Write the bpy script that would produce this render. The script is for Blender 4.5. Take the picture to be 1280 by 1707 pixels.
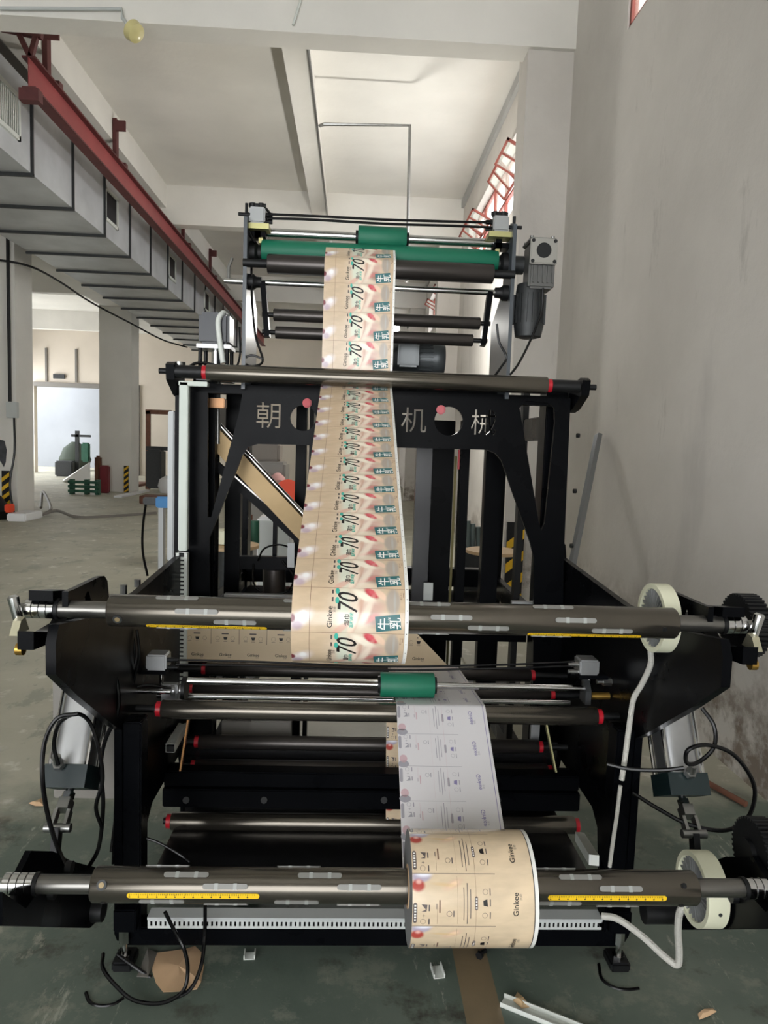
import bpy, bmesh, math, random
from mathutils import Vector, Matrix
random.seed(7)
for o in list(bpy.data.objects): bpy.data.objects.remove(o)
scene = bpy.context.scene
COL = scene.collection
PI = math.pi
# ------------------------------------------------------------------ camera (solved from the vanishing points)
FPX, CX, CY, H = 1180.0, 640.0, 853.5, 1.55
_D = Vector((590 - CX, 743 - CY, FPX)).normalized()
_X = Vector((1, .034, 0)); _X = (_X - _D * _X.dot(_D)).normalized()
_Z = -_D.cross(_X)
def ray(px, py):
    c = Vector((px - CX, py - CY, FPX)); return Vector((_X.dot(c), _D.dot(c), _Z.dot(c)))
def P(px, py, Y):                       # pixel direction met with the plane at depth Y
    r = ray(px, py); r = r * (Y / r.y); r.z += H; return r
def PX(px, py, X):
    r = ray(px, py); r = r * (X / r.x); r.z += H; return r
def PZ(px, py, Z=0.0):
    r = ray(px, py); r = r * ((Z - H) / r.z); r.z += H; return r
cam = bpy.data.cameras.new('camera'); camo = bpy.data.objects.new('camera', cam); COL.objects.link(camo)
cam.sensor_fit = 'VERTICAL'; cam.sensor_height = 36; cam.lens = 36 * FPX / 1707
cam.clip_start = .05; cam.clip_end = 200
Rw = Matrix((( _X.x, _X.y, _X.z), (_D.x, _D.y, _D.z), (_Z.x, _Z.y, _Z.z)))     # world <- cam(x right, y down, z fwd)
m = Rw @ Matrix(((1, 0, 0), (0, -1, 0), (0, 0, -1)))
camo.matrix_world = Matrix.Translation((0, 0, H)) @ m.to_4x4()
scene.camera = camo
# ------------------------------------------------------------------ world, exposure
w = bpy.data.worlds.new('sky'); scene.world = w; w.use_nodes = True
w.node_tree.nodes['Background'].inputs[0].default_value = (.97, .985, 1.0, 1)
w.node_tree.nodes['Background'].inputs[1].default_value = 4.0
vs = scene.view_settings
vs.view_transform = 'Standard'; vs.look = 'None'; vs.gamma = 1; vs.use_curve_mapping = False; vs.exposure = 0.76

# ------------------------------------------------------------------ materials
def lin(c):
    return tuple(((x / 255) / 12.92 if x / 255 <= .04045 else ((x / 255 + .055) / 1.055) ** 2.4) for x in c)
MATS = {}
def mat(name, rgb, rough=.5, metal=0, spec=None, noise=0, nscale=8, bump=0, bscale=60, emis=None, estr=0, trans=0, alpha=1, coord='Object', nrough=0):
    if name in MATS: return MATS[name]
    m = bpy.data.materials.new(name); m.use_nodes = True; MATS[name] = m
    nt = m.node_tree; b = nt.nodes['Principled BSDF']; c = lin(rgb)
    b.inputs['Base Color'].default_value = (*c, 1); b.inputs['Roughness'].default_value = rough; b.inputs['Metallic'].default_value = metal
    if spec is not None: b.inputs['Specular IOR Level'].default_value = spec
    if trans: b.inputs['Transmission Weight'].default_value = trans
    if alpha < 1: b.inputs['Alpha'].default_value = alpha
    if emis: b.inputs['Emission Color'].default_value = (*lin(emis), 1); b.inputs['Emission Strength'].default_value = estr
    if noise or bump:
        tc = nt.nodes.new('ShaderNodeTexCoord')
    if noise:
        n = nt.nodes.new('ShaderNodeTexNoise'); n.inputs['Scale'].default_value = nscale; n.inputs['Detail'].default_value = 5
        nt.links.new(tc.outputs[coord], n.inputs['Vector'])
        r = nt.nodes.new('ShaderNodeMapRange'); r.inputs[1].default_value = .3; r.inputs[2].default_value = .7
        r.inputs[3].default_value = 1 - noise; r.inputs[4].default_value = 1 + noise * .6
        nt.links.new(n.outputs['Fac'], r.inputs[0])
        v = nt.nodes.new('ShaderNodeVectorMath'); v.operation = 'SCALE'; v.inputs[0].default_value = c
        nt.links.new(r.outputs[0], v.inputs['Scale']); nt.links.new(v.outputs[0], b.inputs['Base Color'])
        if nrough:
            q = nt.nodes.new('ShaderNodeMapRange'); q.inputs[1].default_value = .3; q.inputs[2].default_value = .7
            q.inputs[3].default_value = rough - nrough; q.inputs[4].default_value = rough + nrough
            nt.links.new(n.outputs['Fac'], q.inputs[0]); nt.links.new(q.outputs[0], b.inputs['Roughness'])
    if bump:
        n2 = nt.nodes.new('ShaderNodeTexNoise'); n2.inputs['Scale'].default_value = bscale; n2.inputs['Detail'].default_value = 6
        nt.links.new(tc.outputs[coord], n2.inputs['Vector'])
        bp = nt.nodes.new('ShaderNodeBump'); bp.inputs['Strength'].default_value = bump; bp.inputs['Distance'].default_value = .02
        nt.links.new(n2.outputs['Fac'], bp.inputs['Height']); nt.links.new(bp.outputs[0], b.inputs['Normal'])
    return m
BLACK = mat('black_paint', (7, 8, 11), .3, spec=.06, noise=.15, nscale=6, nrough=.06)
SATIN = mat('black_satin', (13, 14, 16), .5, spec=.35)
TUBE = mat('anodised_tube', (104, 99, 91), .22, .85, noise=.1, nscale=5)
TUBED = mat('dark_roller', (74, 70, 68), .33, .75)
CHROME = mat('chrome', (205, 205, 205), .14, 1)
STEEL = mat('steel', (150, 150, 148), .32, .95, noise=.12, nscale=20)
ALU = mat('aluminium', (176, 177, 178), .36, .9, noise=.08, nscale=14)
ALUM = mat('matt_aluminium', (150, 152, 152), .5, .5)
IRON = mat('dark_cast_iron', (52, 54, 55), .5, .3, noise=.2, nscale=30)
RED = mat('red_collar', (178, 22, 38), .35)
GREEN = mat('green_rubber', (14, 104, 78), .55)
RUBBER = mat('hose_black', (9, 9, 11), .25, spec=.3)
CREAM = mat('cream_plastic', (222, 222, 196), .5, noise=.06, nscale=10)
PVC = mat('grey_pvc', (186, 190, 188), .5)
PVCW = mat('white_pvc', (212, 216, 210), .5)
CABLE = mat('white_sleeve', (196, 194, 186), .7, bump=.4, bscale=120)
BRASS = mat('brass', (176, 140, 70), .35, .9)
GOLD = mat('zinc_yellow_plate', (122, 104, 76), .38, .8, noise=.25, nscale=7, nrough=.08)
YEL = mat('yellow_scale', (238, 196, 30), .45)
INK = mat('ink_black', (28, 24, 24), .5)
WOOD = mat('plywood', (203, 172, 132), .6, noise=.1, nscale=6)
CARD = mat('cardboard', (206, 172, 136), .8, noise=.12, nscale=9)
GREYP = mat('grey_panel', (120, 116, 110), .5)
DKGREEN = mat('teal_black_cap', (18, 34, 36), .35)
CONC = mat('white_plaster', (226, 223, 216), .85, noise=.07, nscale=1.1, bump=.15, bscale=9)
DIRTY = mat('grey_plaster', (176, 176, 174), .85, noise=.08, nscale=1.5, bump=.15, bscale=9)
MAROON = mat('maroon_primer', (92, 44, 44), .6, noise=.2, nscale=8)
RAILR = mat('red_rail_paint', (150, 68, 68), .55, noise=.12, nscale=3)
GALV = mat('galvanised_sheet', (196, 199, 202), .45, .25, noise=.14, nscale=2.2)
DARK = mat('dark_gap', (18, 18, 20), .7)  # stands in for shade inside vents and slotted ducts; also a dark pipe
WHITE = mat('white_board', (226, 226, 226), .7)
STRIPEY = mat('hazard_yellow', (226, 180, 30), .6)
ORANGE = mat('orange_paint', (226, 70, 30), .5)
BLUE = mat('blue_paint', (40, 120, 180), .5)
GRN = mat('machine_green', (40, 92, 72), .5, noise=.15, nscale=8)
WINRED = mat('window_frame_red', (134, 66, 54), .6)
RUST = mat('rust_brown', (110, 70, 52), .7, noise=.25, nscale=9)

# ------------------------------------------------------------------ mesh builder
class B:
    def __init__(s): s.v = []; s.f = []
    def add(s, vs, fs):
        k = len(s.v); s.v += [Vector(v) for v in vs]; s.f += [tuple(i + k for i in f) for f in fs]; return s
    def box(s, a, b, rot=None, org=None):
        (x0, y0, z0), (x1, y1, z1) = a, b
        vs = [Vector(q) for q in ((x0,y0,z0),(x1,y0,z0),(x1,y1,z0),(x0,y1,z0),(x0,y0,z1),(x1,y0,z1),(x1,y1,z1),(x0,y1,z1))]
        if rot:
            o = Vector(org) if org is not None else (Vector(a) + Vector(b)) / 2
            vs = [rot @ (v - o) + o for v in vs]
        return s.add(vs, [(0,3,2,1),(4,5,6,7),(0,1,5,4),(1,2,6,5),(2,3,7,6),(3,0,4,7)])
    def cbox(s, c, d, rot=None):
        c = Vector(c); d = Vector(d) / 2; return s.box(c - d, c + d, rot, c)
    def bbox(s, a, b, bev=.004):                       # box with chamfered vertical/all edges
        bm = bmesh.new(); bmesh.ops.create_cube(bm, size=1)
        a, b = Vector([min(p) for p in zip(a, b)]), Vector([max(p) for p in zip(a, b)]); c = (a + b) / 2; d = b - a; bev = min(bev, min(d) * .45)
        for v in bm.verts: v.co = Vector((v.co.x * d.x, v.co.y * d.y, v.co.z * d.z)) + c
        bmesh.ops.bevel(bm, geom=bm.edges[:], offset=bev, segments=2, affect='EDGES')
        return s.bm(bm)
    def bm(s, bm):
        bm.verts.index_update(); s.add([v.co.copy() for v in bm.verts], [tuple(v.index for v in f.verts) for f in bm.faces]); bm.free(); return s
    def ring(s, p, ax, r, n):
        ax = ax.normalized(); t = Vector((0, 0, 1)) if abs(ax.z) < .9 else Vector((1, 0, 0))
        u = ax.cross(t).normalized(); w_ = ax.cross(u)
        return [p + (u * math.cos(2*PI*i/n) + w_ * math.sin(2*PI*i/n)) * r for i in range(n)]
    def cyl(s, a, b, r, n=20, r2=None, caps=True):
        a = Vector(a); b = Vector(b); ax = b - a
        A = s.ring(a, ax, r, n); Bq = s.ring(b, ax, r if r2 is None else r2, n)
        f = [(i, (i+1) % n, n + (i+1) % n, n + i) for i in range(n)]
        if caps: f += [tuple(range(n))[::-1], tuple(range(n, 2*n))]
        return s.add(A + Bq, f)
    def lathe(s, a, ax, prof, n=28, ring=False):                   # prof = [(t, r)] along ax from a; closed at ends
        a = Vector(a); ax = Vector(ax).normalized(); vs = []; fs = []
        for t, r in prof: vs += s.ring(a + ax * t, ax, max(r, 1e-5), n)
        for k in range(len(prof) - 1):
            fs += [(k*n + i, k*n + (i+1) % n, (k+1)*n + (i+1) % n, (k+1)*n + i) for i in range(n)]
        K = (len(prof) - 1) * n
        fs += [(K + i, K + (i+1) % n, (i+1) % n, i) for i in range(n)] if ring else [tuple(range(n))[::-1], tuple(range(K, K + n))]
        return s.add(vs, fs)
    def tube(s, pts, r, n=8, smooth=True):
        pts = [Vector(p) for p in pts]
        if smooth and len(pts) > 2: pts = catmull(pts)
        vs = []; fs = []; up = None
        for i, p in enumerate(pts):
            d = (pts[min(i+1, len(pts)-1)] - pts[max(i-1, 0)]).normalized()
            if up is None: up = d.orthogonal().normalized()
            up = (up - d * up.dot(d)); up = up.normalized() if up.length > 1e-6 else d.orthogonal().normalized()
            w_ = d.cross(up)
            vs += [p + (up * math.cos(2*PI*k/n) + w_ * math.sin(2*PI*k/n)) * r for k in range(n)]
        for i in range(len(pts) - 1):
            fs += [(i*n + k, i*n + (k+1) % n, (i+1)*n + (k+1) % n, (i+1)*n + k) for k in range(n)]
        fs += [tuple(range(n))[::-1], tuple(range((len(pts)-1)*n, len(pts)*n))]
        return s.add(vs, fs)
    def prism(s, poly, fn):                            # poly = 2D outline, fn(p, side 0/1) -> 3D
        n = len(poly); vs = [fn(p, 0) for p in poly] + [fn(p, 1) for p in poly]
        return s.add(vs, [tuple(range(n))[::-1], tuple(range(n, 2*n))] + [(i, (i+1) % n, n + (i+1) % n, n + i) for i in range(n)])
    def yz(s, poly, x0, x1): return s.prism(poly, lambda p, k: Vector((x1 if k else x0, p[0], p[1])))
    def xz(s, poly, y0, y1): return s.prism(poly, lambda p, k: Vector((p[0], y1 if k else y0, p[1])))
    def xy(s, poly, z0, z1): return s.prism(poly, lambda p, k: Vector((p[0], p[1], z1 if k else z0)))
    def bar(s, a, b, wd, th, up=(0, 0, 1)):            # rectangular bar from a to b
        a = Vector(a); b = Vector(b); d = (b - a).normalized(); u = Vector(up); u = (u - d * u.dot(d)).normalized(); v = d.cross(u)
        vs = [q + u * (th/2) * i + v * (wd/2) * j for q in (a, b) for i, j in ((-1,-1),(1,-1),(1,1),(-1,1))]
        return s.add(vs, [(0,1,2,3),(7,6,5,4),(0,4,5,1),(1,5,6,2),(2,6,7,3),(3,7,4,0)])
def catmull(p, k=7):
    q = [p[0] * 2 - p[1]] + p + [p[-1] * 2 - p[-2]]; out = []
    for i in range(1, len(q) - 2):
        a, b, c, d = q[i-1:i+3]
        for j in range(k):
            t = j / k
            out.append(.5 * ((2*b) + (c - a) * t + (2*a - 5*b + 4*c - d) * t*t + (3*b - a - 3*c + d) * t**3))
    return out + [p[-1]]
def base(o):
    v = Vector((0, 0, 0))
    while o: v += o.location; o = o.parent
    return v
def obj(name, b, mt, parent=None, sharp=40, fix=True):
    me = bpy.data.meshes.new(name); off = base(parent)
    me.from_pydata([v - off for v in b.v], [], b.f)
    if fix:
        bm = bmesh.new(); bm.from_mesh(me); bmesh.ops.recalc_face_normals(bm, faces=bm.faces); bm.to_mesh(me); bm.free()
    for mm in (mt if isinstance(mt, (list, tuple)) else [mt]): me.materials.append(mm)
    me.polygons.foreach_set('use_smooth', [True] * len(me.polygons)); me.set_sharp_from_angle(angle=math.radians(sharp))
    o = bpy.data.objects.new(name, me); COL.objects.link(o); o.parent = parent
    return o
def tag(o, label, cat, group=None):
    o['label'] = label; o['category'] = cat
    if group: o['group'] = group
    return o
def thing(name, loc, label, cat, group=None):
    o = bpy.data.objects.new(name, None); COL.objects.link(o); o.location = loc; o.empty_display_size = .1
    return tag(o, label, cat, group)
def struct(name, b, mt, parent=None, sharp=40):
    o = obj(name, b, mt, parent, sharp)
    if parent is None: o['kind'] = 'structure'
    return o
def part(name, parent, mt, fn, sharp=40):              # one-shot part: fn gets a fresh builder
    b = B(); fn(b); return obj(name, b, mt, parent, sharp)

# ------------------------------------------------------------------ the hall
XW = 1.93; ZC = 6.22
# floor material
fm = bpy.data.materials.new('painted_concrete_floor'); fm.use_nodes = True
def floor_nodes(nt):
    N = nt.nodes; L = nt.links; b = N['Principled BSDF']
    tc = N.new('ShaderNodeTexCoord')
    def noise(sc, det=6, rough=.6, stretch=None):
        n = N.new('ShaderNodeTexNoise'); n.inputs['Scale'].default_value = sc; n.inputs['Detail'].default_value = det; n.inputs['Roughness'].default_value = rough
        if stretch:
            mp = N.new('ShaderNodeMapping'); mp.inputs['Scale'].default_value = stretch; L.new(tc.outputs['Object'], mp.inputs['Vector']); L.new(mp.outputs[0], n.inputs['Vector'])
        else: L.new(tc.outputs['Object'], n.inputs['Vector'])
        return n.outputs['Fac']
    def math_(op, a, b_=None, c=None):
        n = N.new('ShaderNodeMath'); n.operation = op
        for i, q in enumerate((a, b_, c)):
            if q is None: continue
            if isinstance(q, (int, float)): n.inputs[i].default_value = q
            else: L.new(q, n.inputs[i])
        return n.outputs[0]
    def ramp(f, a, c):
        n = N.new('ShaderNodeMapRange'); n.inputs[1].default_value = a; n.inputs[2].default_value = c; L.new(f, n.inputs[0]); return n.outputs[0]
    def mix(f, a, c):
        n = N.new('ShaderNodeMix'); n.data_type = 'RGBA'
        L.new(f, n.inputs[0])
        for i, q in ((6, a), (7, c)):
            if isinstance(q, tuple): n.inputs[i].default_value = (*lin(q), 1)
            else: L.new(q, n.inputs[i])
        return n.outputs[2]
    sp = N.new('ShaderNodeSeparateXYZ'); L.new(tc.outputs['Object'], sp.inputs[0]); x, y = sp.outputs[0], sp.outputs[1]
    green = mix(ramp(noise(1.6), .35, .7), (82, 95, 86), (110, 120, 109))
    green = mix(ramp(noise(4, 9, .75), .53, .6), green, (120, 126, 114)); green = mix(ramp(noise(11, 9, .8, (1, .22, 1)), .6, .65), green, (156, 158, 146)); green = mix(ramp(noise(3.1, 8, .7), .56, .66), green, (64, 62, 54))
    beige = mix(ramp(noise(.8), .35, .65), (158, 156, 140), (180, 177, 160))
    beige = mix(ramp(noise(5, 8, .65), .58, .66), beige, (206, 204, 192))
    yy = math_('ADD', y, math_('MULTIPLY', math_('SUBTRACT', noise(.9), .5), 2.4))
    f = ramp(yy, 2.9, 3.35)
    c = mix(f, green, beige)
    # worn bare streaks in the paint on the left
    wl = math_('MULTIPLY', ramp(noise(3.6, 9, .75, (1, .45, 1)), .545, .59), ramp(x, -.45, -.9))
    c = mix(wl, c, (150, 150, 136))
    # brown bare strip along the machine's middle
    st = math_('MULTIPLY', math_('LESS_THAN', math_('ABSOLUTE', math_('SUBTRACT', x, .404)), .052), math_('LESS_THAN', y, 3.0))
    c = mix(st, c, mix(noise(6), (112, 98, 76), (142, 124, 96)))
    dk = ramp(noise(2.5, 7, .7), .62, .75)
    c = mix(math_('MULTIPLY', dk, .5), c, (52, 54, 48))
    L.new(c, b.inputs['Base Color'])
    rr = N.new('ShaderNodeMapRange'); rr.inputs[3].default_value = .35; rr.inputs[4].default_value = .7; L.new(noise(2), rr.inputs[0]); L.new(rr.outputs[0], b.inputs['Roughness'])
    bp = N.new('ShaderNodeBump'); bp.inputs['Strength'].default_value = .12; bp.inputs['Distance'].default_value = .01; L.new(noise(25), bp.inputs['Height']); L.new(bp.outputs[0], b.inputs['Normal'])
floor_nodes(fm.node_tree)
struct('floor', B().box((-14.2, -5.2, -.1), (XW + .3, 30, 0)).box((-22, 30, -.1), (XW + .3, 42, 0)), fm)
# right wall with two window openings
wm = bpy.data.materials.new('stained_plaster'); wm.use_nodes = True
def wall_nodes(nt):
    N = nt.nodes; L = nt.links; b = N['Principled BSDF']; b.inputs['Roughness'].default_value = .9
    tc = N.new('ShaderNodeTexCoord')
    def noise(sc, stretch, det=6, rough=.6):
        mp = N.new('ShaderNodeMapping'); mp.inputs['Scale'].default_value = stretch; L.new(tc.outputs['Object'], mp.inputs['Vector'])
        n = N.new('ShaderNodeTexNoise'); n.inputs['Scale'].default_value = sc; n.inputs['Detail'].default_value = det; n.inputs['Roughness'].default_value = rough
        L.new(mp.outputs[0], n.inputs['Vector']); return n.outputs['Fac']
    def ramp(f, a, c, d=0, e=1):
        n = N.new('ShaderNodeMapRange'); n.inputs[1].default_value = a; n.inputs[2].default_value = c; n.inputs[3].default_value = d; n.inputs[4].default_value = e; L.new(f, n.inputs[0]); return n.outputs[0]
    def mix(f, a, c):
        n = N.new('ShaderNodeMix'); n.data_type = 'RGBA'; L.new(f, n.inputs[0])
        for i, q in ((6, a), (7, c)):
            if isinstance(q, tuple): n.inputs[i].default_value = (*lin(q), 1)
            else: L.new(q, n.inputs[i])
        return n.outputs[2]
    c = mix(ramp(noise(.7, (1, 1, 1)), .35, .65), (212, 207, 200), (198, 193, 186))
    c = mix(ramp(noise(1.0, (1, 1.2, .35)), .55, .75, 0, .7), c, (172, 168, 164))
    c = mix(ramp(noise(3.5, (1, 1, .3), 8, .7), .62, .75, 0, .55), c, (152, 147, 141))
    sp = N.new('ShaderNodeSeparateXYZ'); L.new(tc.outputs['Object'], sp.inputs[0])
    low = N.new('ShaderNodeMath'); low.operation = 'MULTIPLY'; L.new(ramp(sp.outputs[2], .75, .25), low.inputs[0]); L.new(ramp(noise(4, (1, 1, 1), 8, .7), .45, .6), low.inputs[1])
    c = mix(low.outputs[0], c, (128, 116, 104))
    L.new(c, b.inputs['Base Color'])
    bp = N.new('ShaderNodeBump'); bp.inputs['Strength'].default_value = .2; bp.inputs['Distance'].default_value = .02; L.new(noise(14, (1, 1, 1)), bp.inputs['Height']); L.new(bp.outputs[0], b.inputs['Normal'])
wall_nodes(wm.node_tree)
WINS = [(2.9, 5.48, 4.68, 5.62), (7.9, 12.95, 4.62, 5.56), (14.9, 19.6, 4.62, 5.56), (21.9, 26.6, 4.62, 5.56)]
b = B(); yc = -5
for (y0, y1, z0, z1) in WINS:
    b.box((XW, yc, 0), (XW + .22, y0, ZC + .2)); b.box((XW, y0, 0), (XW + .22, y1, z0)); b.box((XW, y0, z1), (XW + .22, y1, ZC + .2)); yc = y1
b.box((XW, yc, 0), (XW + .22, 42, ZC + .2))
struct('wall_right', b, wm)
struct('wall_back', B().box((-8.9, 30, 0), (XW, 30.3, ZC)).box((-14, 30, 3.6), (-8.9, 30.3, ZC)).box((-14, 30, 0), (-13.2, 30.3, 3.6)), mat('warm_plaster', (214, 204, 190), .85, noise=.06, nscale=.8))
struct('wall_far', B().box((-22, 36, 0), (-5, 36.2, 6)), mat('pale_mural', (140, 144, 150), .8, noise=.1, nscale=.6))
struct('wall_left', B().box((-14.2, -5, 0), (-14, 23, ZC)).box((-14.2, 23, 4.2), (-14, 30.3, ZC)), CONC)  # out of view; far opening sized to set how bright the hall gets
struct('wall_front', B().box((-14, -5.2, 3.9), (XW + .2, -5, ZC)).box((.9, -5.2, 0), (XW + .2, -5, 3.9)).box((-14, -5.2, 0), (-7.5, -5, 3.9)), CONC)  # unseen, added behind the camera to cut sky reflections, gate left open for daylight
struct('ceiling', B().box((-14, -5, ZC), (XW + .3, 36, ZC + .2)), CONC)
TB = [6.8, 13.7, 20.6, 27.5, -.1]
for i, y in enumerate(TB): struct('trim_%d' % (i + 1), B().box((-13.9, y, 5.25 if i == 0 else 5.52), (XW, y + .27, ZC)), CONC)
LBX = ((-.91, -.64, 5.81), (-3.95, -3.59, 5.80))
n = 6
for (x0, x1, zb) in LBX:
    for ya, yb in ((.17, 6.8), (7.07, 13.7), (13.97, 20.6), (20.87, 27.5)):
        struct('trim_%d' % n, B().box((x0, ya, zb), (x1, yb, ZC)), CONC); n += 1
# cornice ledge along the right wall under the slab
struct('trim_%d' % n, B().box((XW - .05, 7.2, ZC - .16), (XW, 30, ZC - .02)), DIRTY); n += 1
# columns on the right wall and in the left row
for i, y in enumerate((6.85, 13.75, 20.65)):
    o = struct('wall_column_right_%d' % (i + 1), B().box((1.5, y, 0), (XW, y + .36, ZC)), wm)
for i, y in enumerate((13.7, 20.6)):
    struct('wall_column_left_%d' % (i + 1), B().box((-7.25, y, 0), (-6.35, y + .7, ZC)), CONC)
struct('trim_%d' % n, B().box((-7.15, 7, 5.2), (-6.55, 27.5, ZC)), CONC); n += 1

# windows: red steel frames, panes, tilted sashes
GLASS = mat('window_glass', (225, 232, 222), .08, alpha=.28)
def window(name, y0, y1, z0, z1, ncol, tilts, inset=.12):
    x = XW + inset; b = B(); t = .035
    for z in (z0, z1 - t, (z0 + z1) / 2 - t / 2): b.box((x, y0, z), (x + .05, y1, z + t))
    for k in range(ncol + 1):
        y = y0 + (y1 - y0 - t) * k / ncol; b.box((x, y, z0), (x + .05, y + t, z1))
    o = struct(name, b, WINRED)
    dy = (y1 - y0) / ncol
    for k in range(ncol):
        ya = y0 + dy * k + .05; yb = y0 + dy * (k + 1) - .02; tilt = tilts[k % len(tilts)]
        obj('pane', B().box((x + .02, ya, (z0 + z1) / 2 + .02), (x + .026, yb, z1 - .04)), GLASS, o)
        if tilt is None:
            obj('pane', B().box((x + .02, ya, z0 + .04), (x + .026, yb, (z0 + z1) / 2 - .02)), GLASS, o); continue
        R = Matrix.Rotation(tilt, 3, 'Y'); pv = Vector((x - .01, (ya + yb) / 2, (z0 + z1) / 2 + .02)); hh = .36
        fb = B(); zz0 = pv.z - hh
        for q in (ya, yb - .03, (ya + yb) / 2 - .012): fb.box((pv.x - .02, q, zz0), (pv.x + .01, q + .03, pv.z), R, pv)
        for q in (zz0, pv.z - .03): fb.box((pv.x - .02, ya, q), (pv.x + .01, yb, q + .03), R, pv)
        s = obj('sash', fb, WINRED, o)
        obj('pane', B().box((pv.x - .008, ya + .03, zz0 + .03), (pv.x - .004, yb - .03, pv.z - .03), R, pv), GLASS, s)
    return o
window('window_1', *WINS[0], 3, [None], .015)
window('window_2', *WINS[1], 6, [None, 2.05, 2.35, None, 2.05, 2.2])
window('window_3', *WINS[2], 6, [2.05, None])
window('window_4', *WINS[3], 4, [None])

# conduits on the beams and the lamp fitting
def conduit(name, pts, label, r=.012, mt=PVCW):
    return tag(obj(name, B().tube(pts, r, 8, smooth=False), mt), label, 'conduit')
q = [P(504, 0, 6.78), P(513, 30, 6.78), P(500, 62, 6.78)]
conduit('conduit', [Vector((-.62, 6.78, 6.1)), Vector((-.60, 6.78, 5.5)), Vector((-.66, 6.78, 5.3))], 'thin grey conduit running down the near face of the front ceiling beam')
conduit('conduit', [Vector((-.62, 7.1, 5.78)), Vector((-.62, 13.6, 5.78))], 'long conduit along the underside edge of the middle ceiling beam', .018, STEEL)
zc = 5.78
a = P(540, 207, 9.6); bq = P(683, 209, 9.6)
conduit('conduit', [Vector((-.58, 9.9, 5.78)), a, bq, P(678, 470, 9.6)], 'grey drop pipe bent down from the right ceiling bay', .022, STEEL)
lp = thing('bulkhead_lamp', P(215, 40, 6.75), 'yellowed round bulkhead lamp with white pipe on the front ceiling beam', 'lamp')
c0 = P(217, 47, 6.72)
part('glass_dome', lp, mat('aged_lens', (206, 196, 140), .3), lambda b: b.lathe(c0, (.5, -.2, -.45), [(0, .05), (.03, .09), (.09, .08), (.12, .04)]))
part('pipe', lp, PVC, lambda b: b.tube([P(0, 14, 6.77), P(203, 15, 6.77), P(204, 30, 6.77), c0], .016, 8, False))

# crane rail with brackets
rail = thing('crane_rail', (-3.45, 8, 5.1), 'long red steel crane rail slung under the left ceiling beam', 'crane rail')
RX = -3.47
part('web', rail, RAILR, lambda b: b.box((RX - .006, 7.85, 5.14), (RX + .006, 27, 5.42)))
part('flange', rail, MAROON, lambda b: b.box((RX - .07, 7.85, 5.12), (RX + .07, 27, 5.14)))
part('flange', rail, MAROON, lambda b: b.box((RX - .07, 7.85, 5.42), (RX + .07, 27, 5.44)))
for y in (8.45, 10.75, 14.8, 17.5):
    def hang(b, y=y):
        b.box((-3.585, y, 5.3), (-3.53, y + .1, ZC - .12)); b.box((-3.7, y, 5.44), (-3.4, y + .1, 5.49))
        b.box((-3.53, y - .02, ZC - .3), (-3.4, y + .02, ZC - .16))
    part('hanger', rail, MAROON, hang)
part('end_bracket', rail, MAROON, lambda b: b.bar((RX - .3, 7.9, 5.72), (RX + .12, 7.9, 5.66), .06, .06).bar((RX - .12, 7.9, 5.68), (RX, 7.9, 5.44), .05, .05).bar((RX + .06, 7.9, 5.66), (RX, 7.9, 5.44), .05, .05))
part('end_stop', rail, MAROON, lambda b: b.box((RX - .1, 7.84, 5.0), (RX + .1, 7.95, 5.12)))

# air duct
DX0, DX1, DZ0, DZ1 = -5.57, -3.9, 4.62, 5.6
duct = thing('air_duct', ((DX0 + DX1) / 2, 8, DZ0), 'large rectangular galvanised air duct running beside the crane rail', 'air duct')
ys = [5.2 + 1.22 * k for k in range(17)]
for k in range(len(ys) - 1):
    part('duct_section', duct, GALV, lambda b: b.box((DX0, ys[k] + .01, DZ0), (DX1, ys[k+1] - .01, DZ1)))
for k, y in enumerate(ys):
    part('flange_rib', duct, IRON, lambda b: b.box((DX0 - .04, y - .02, DZ0 - .04), (DX1 + .03, y + .02, DZ0)).box((DX1, y - .015, DZ0 - .03), (DX1 + .03, y + .015, DZ1)))
for k, y in enumerate((8.25, 11.6, 15.3, 18.8, 21.6)):
    v = part('vent_frame', duct, PVCW, lambda b: b.box((DX1, y - .3, 4.85), (DX1 + .03, y + .3, 4.9)).box((DX1, y - .3, 5.3), (DX1 + .03, y + .3, 5.35)).box((DX1, y - .3, 4.85), (DX1 + .03, y - .26, 5.35)).box((DX1, y + .26, 4.85), (DX1 + .03, y + .3, 5.35)))
    part('vent_opening', v, DARK, lambda b: b.box((DX1, y - .26, 4.9), (DX1 + .006, y + .26, 5.3)))  # dark sheet on the duct face in place of the vent's inner shade
    if k == 0:
        for j in range(12):
            part('slat', v, PVCW, lambda b: b.box((DX1 + .006, y - .25 + .043 * j, 4.9), (DX1 + .02, y - .235 + .043 * j, 5.3)))

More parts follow.
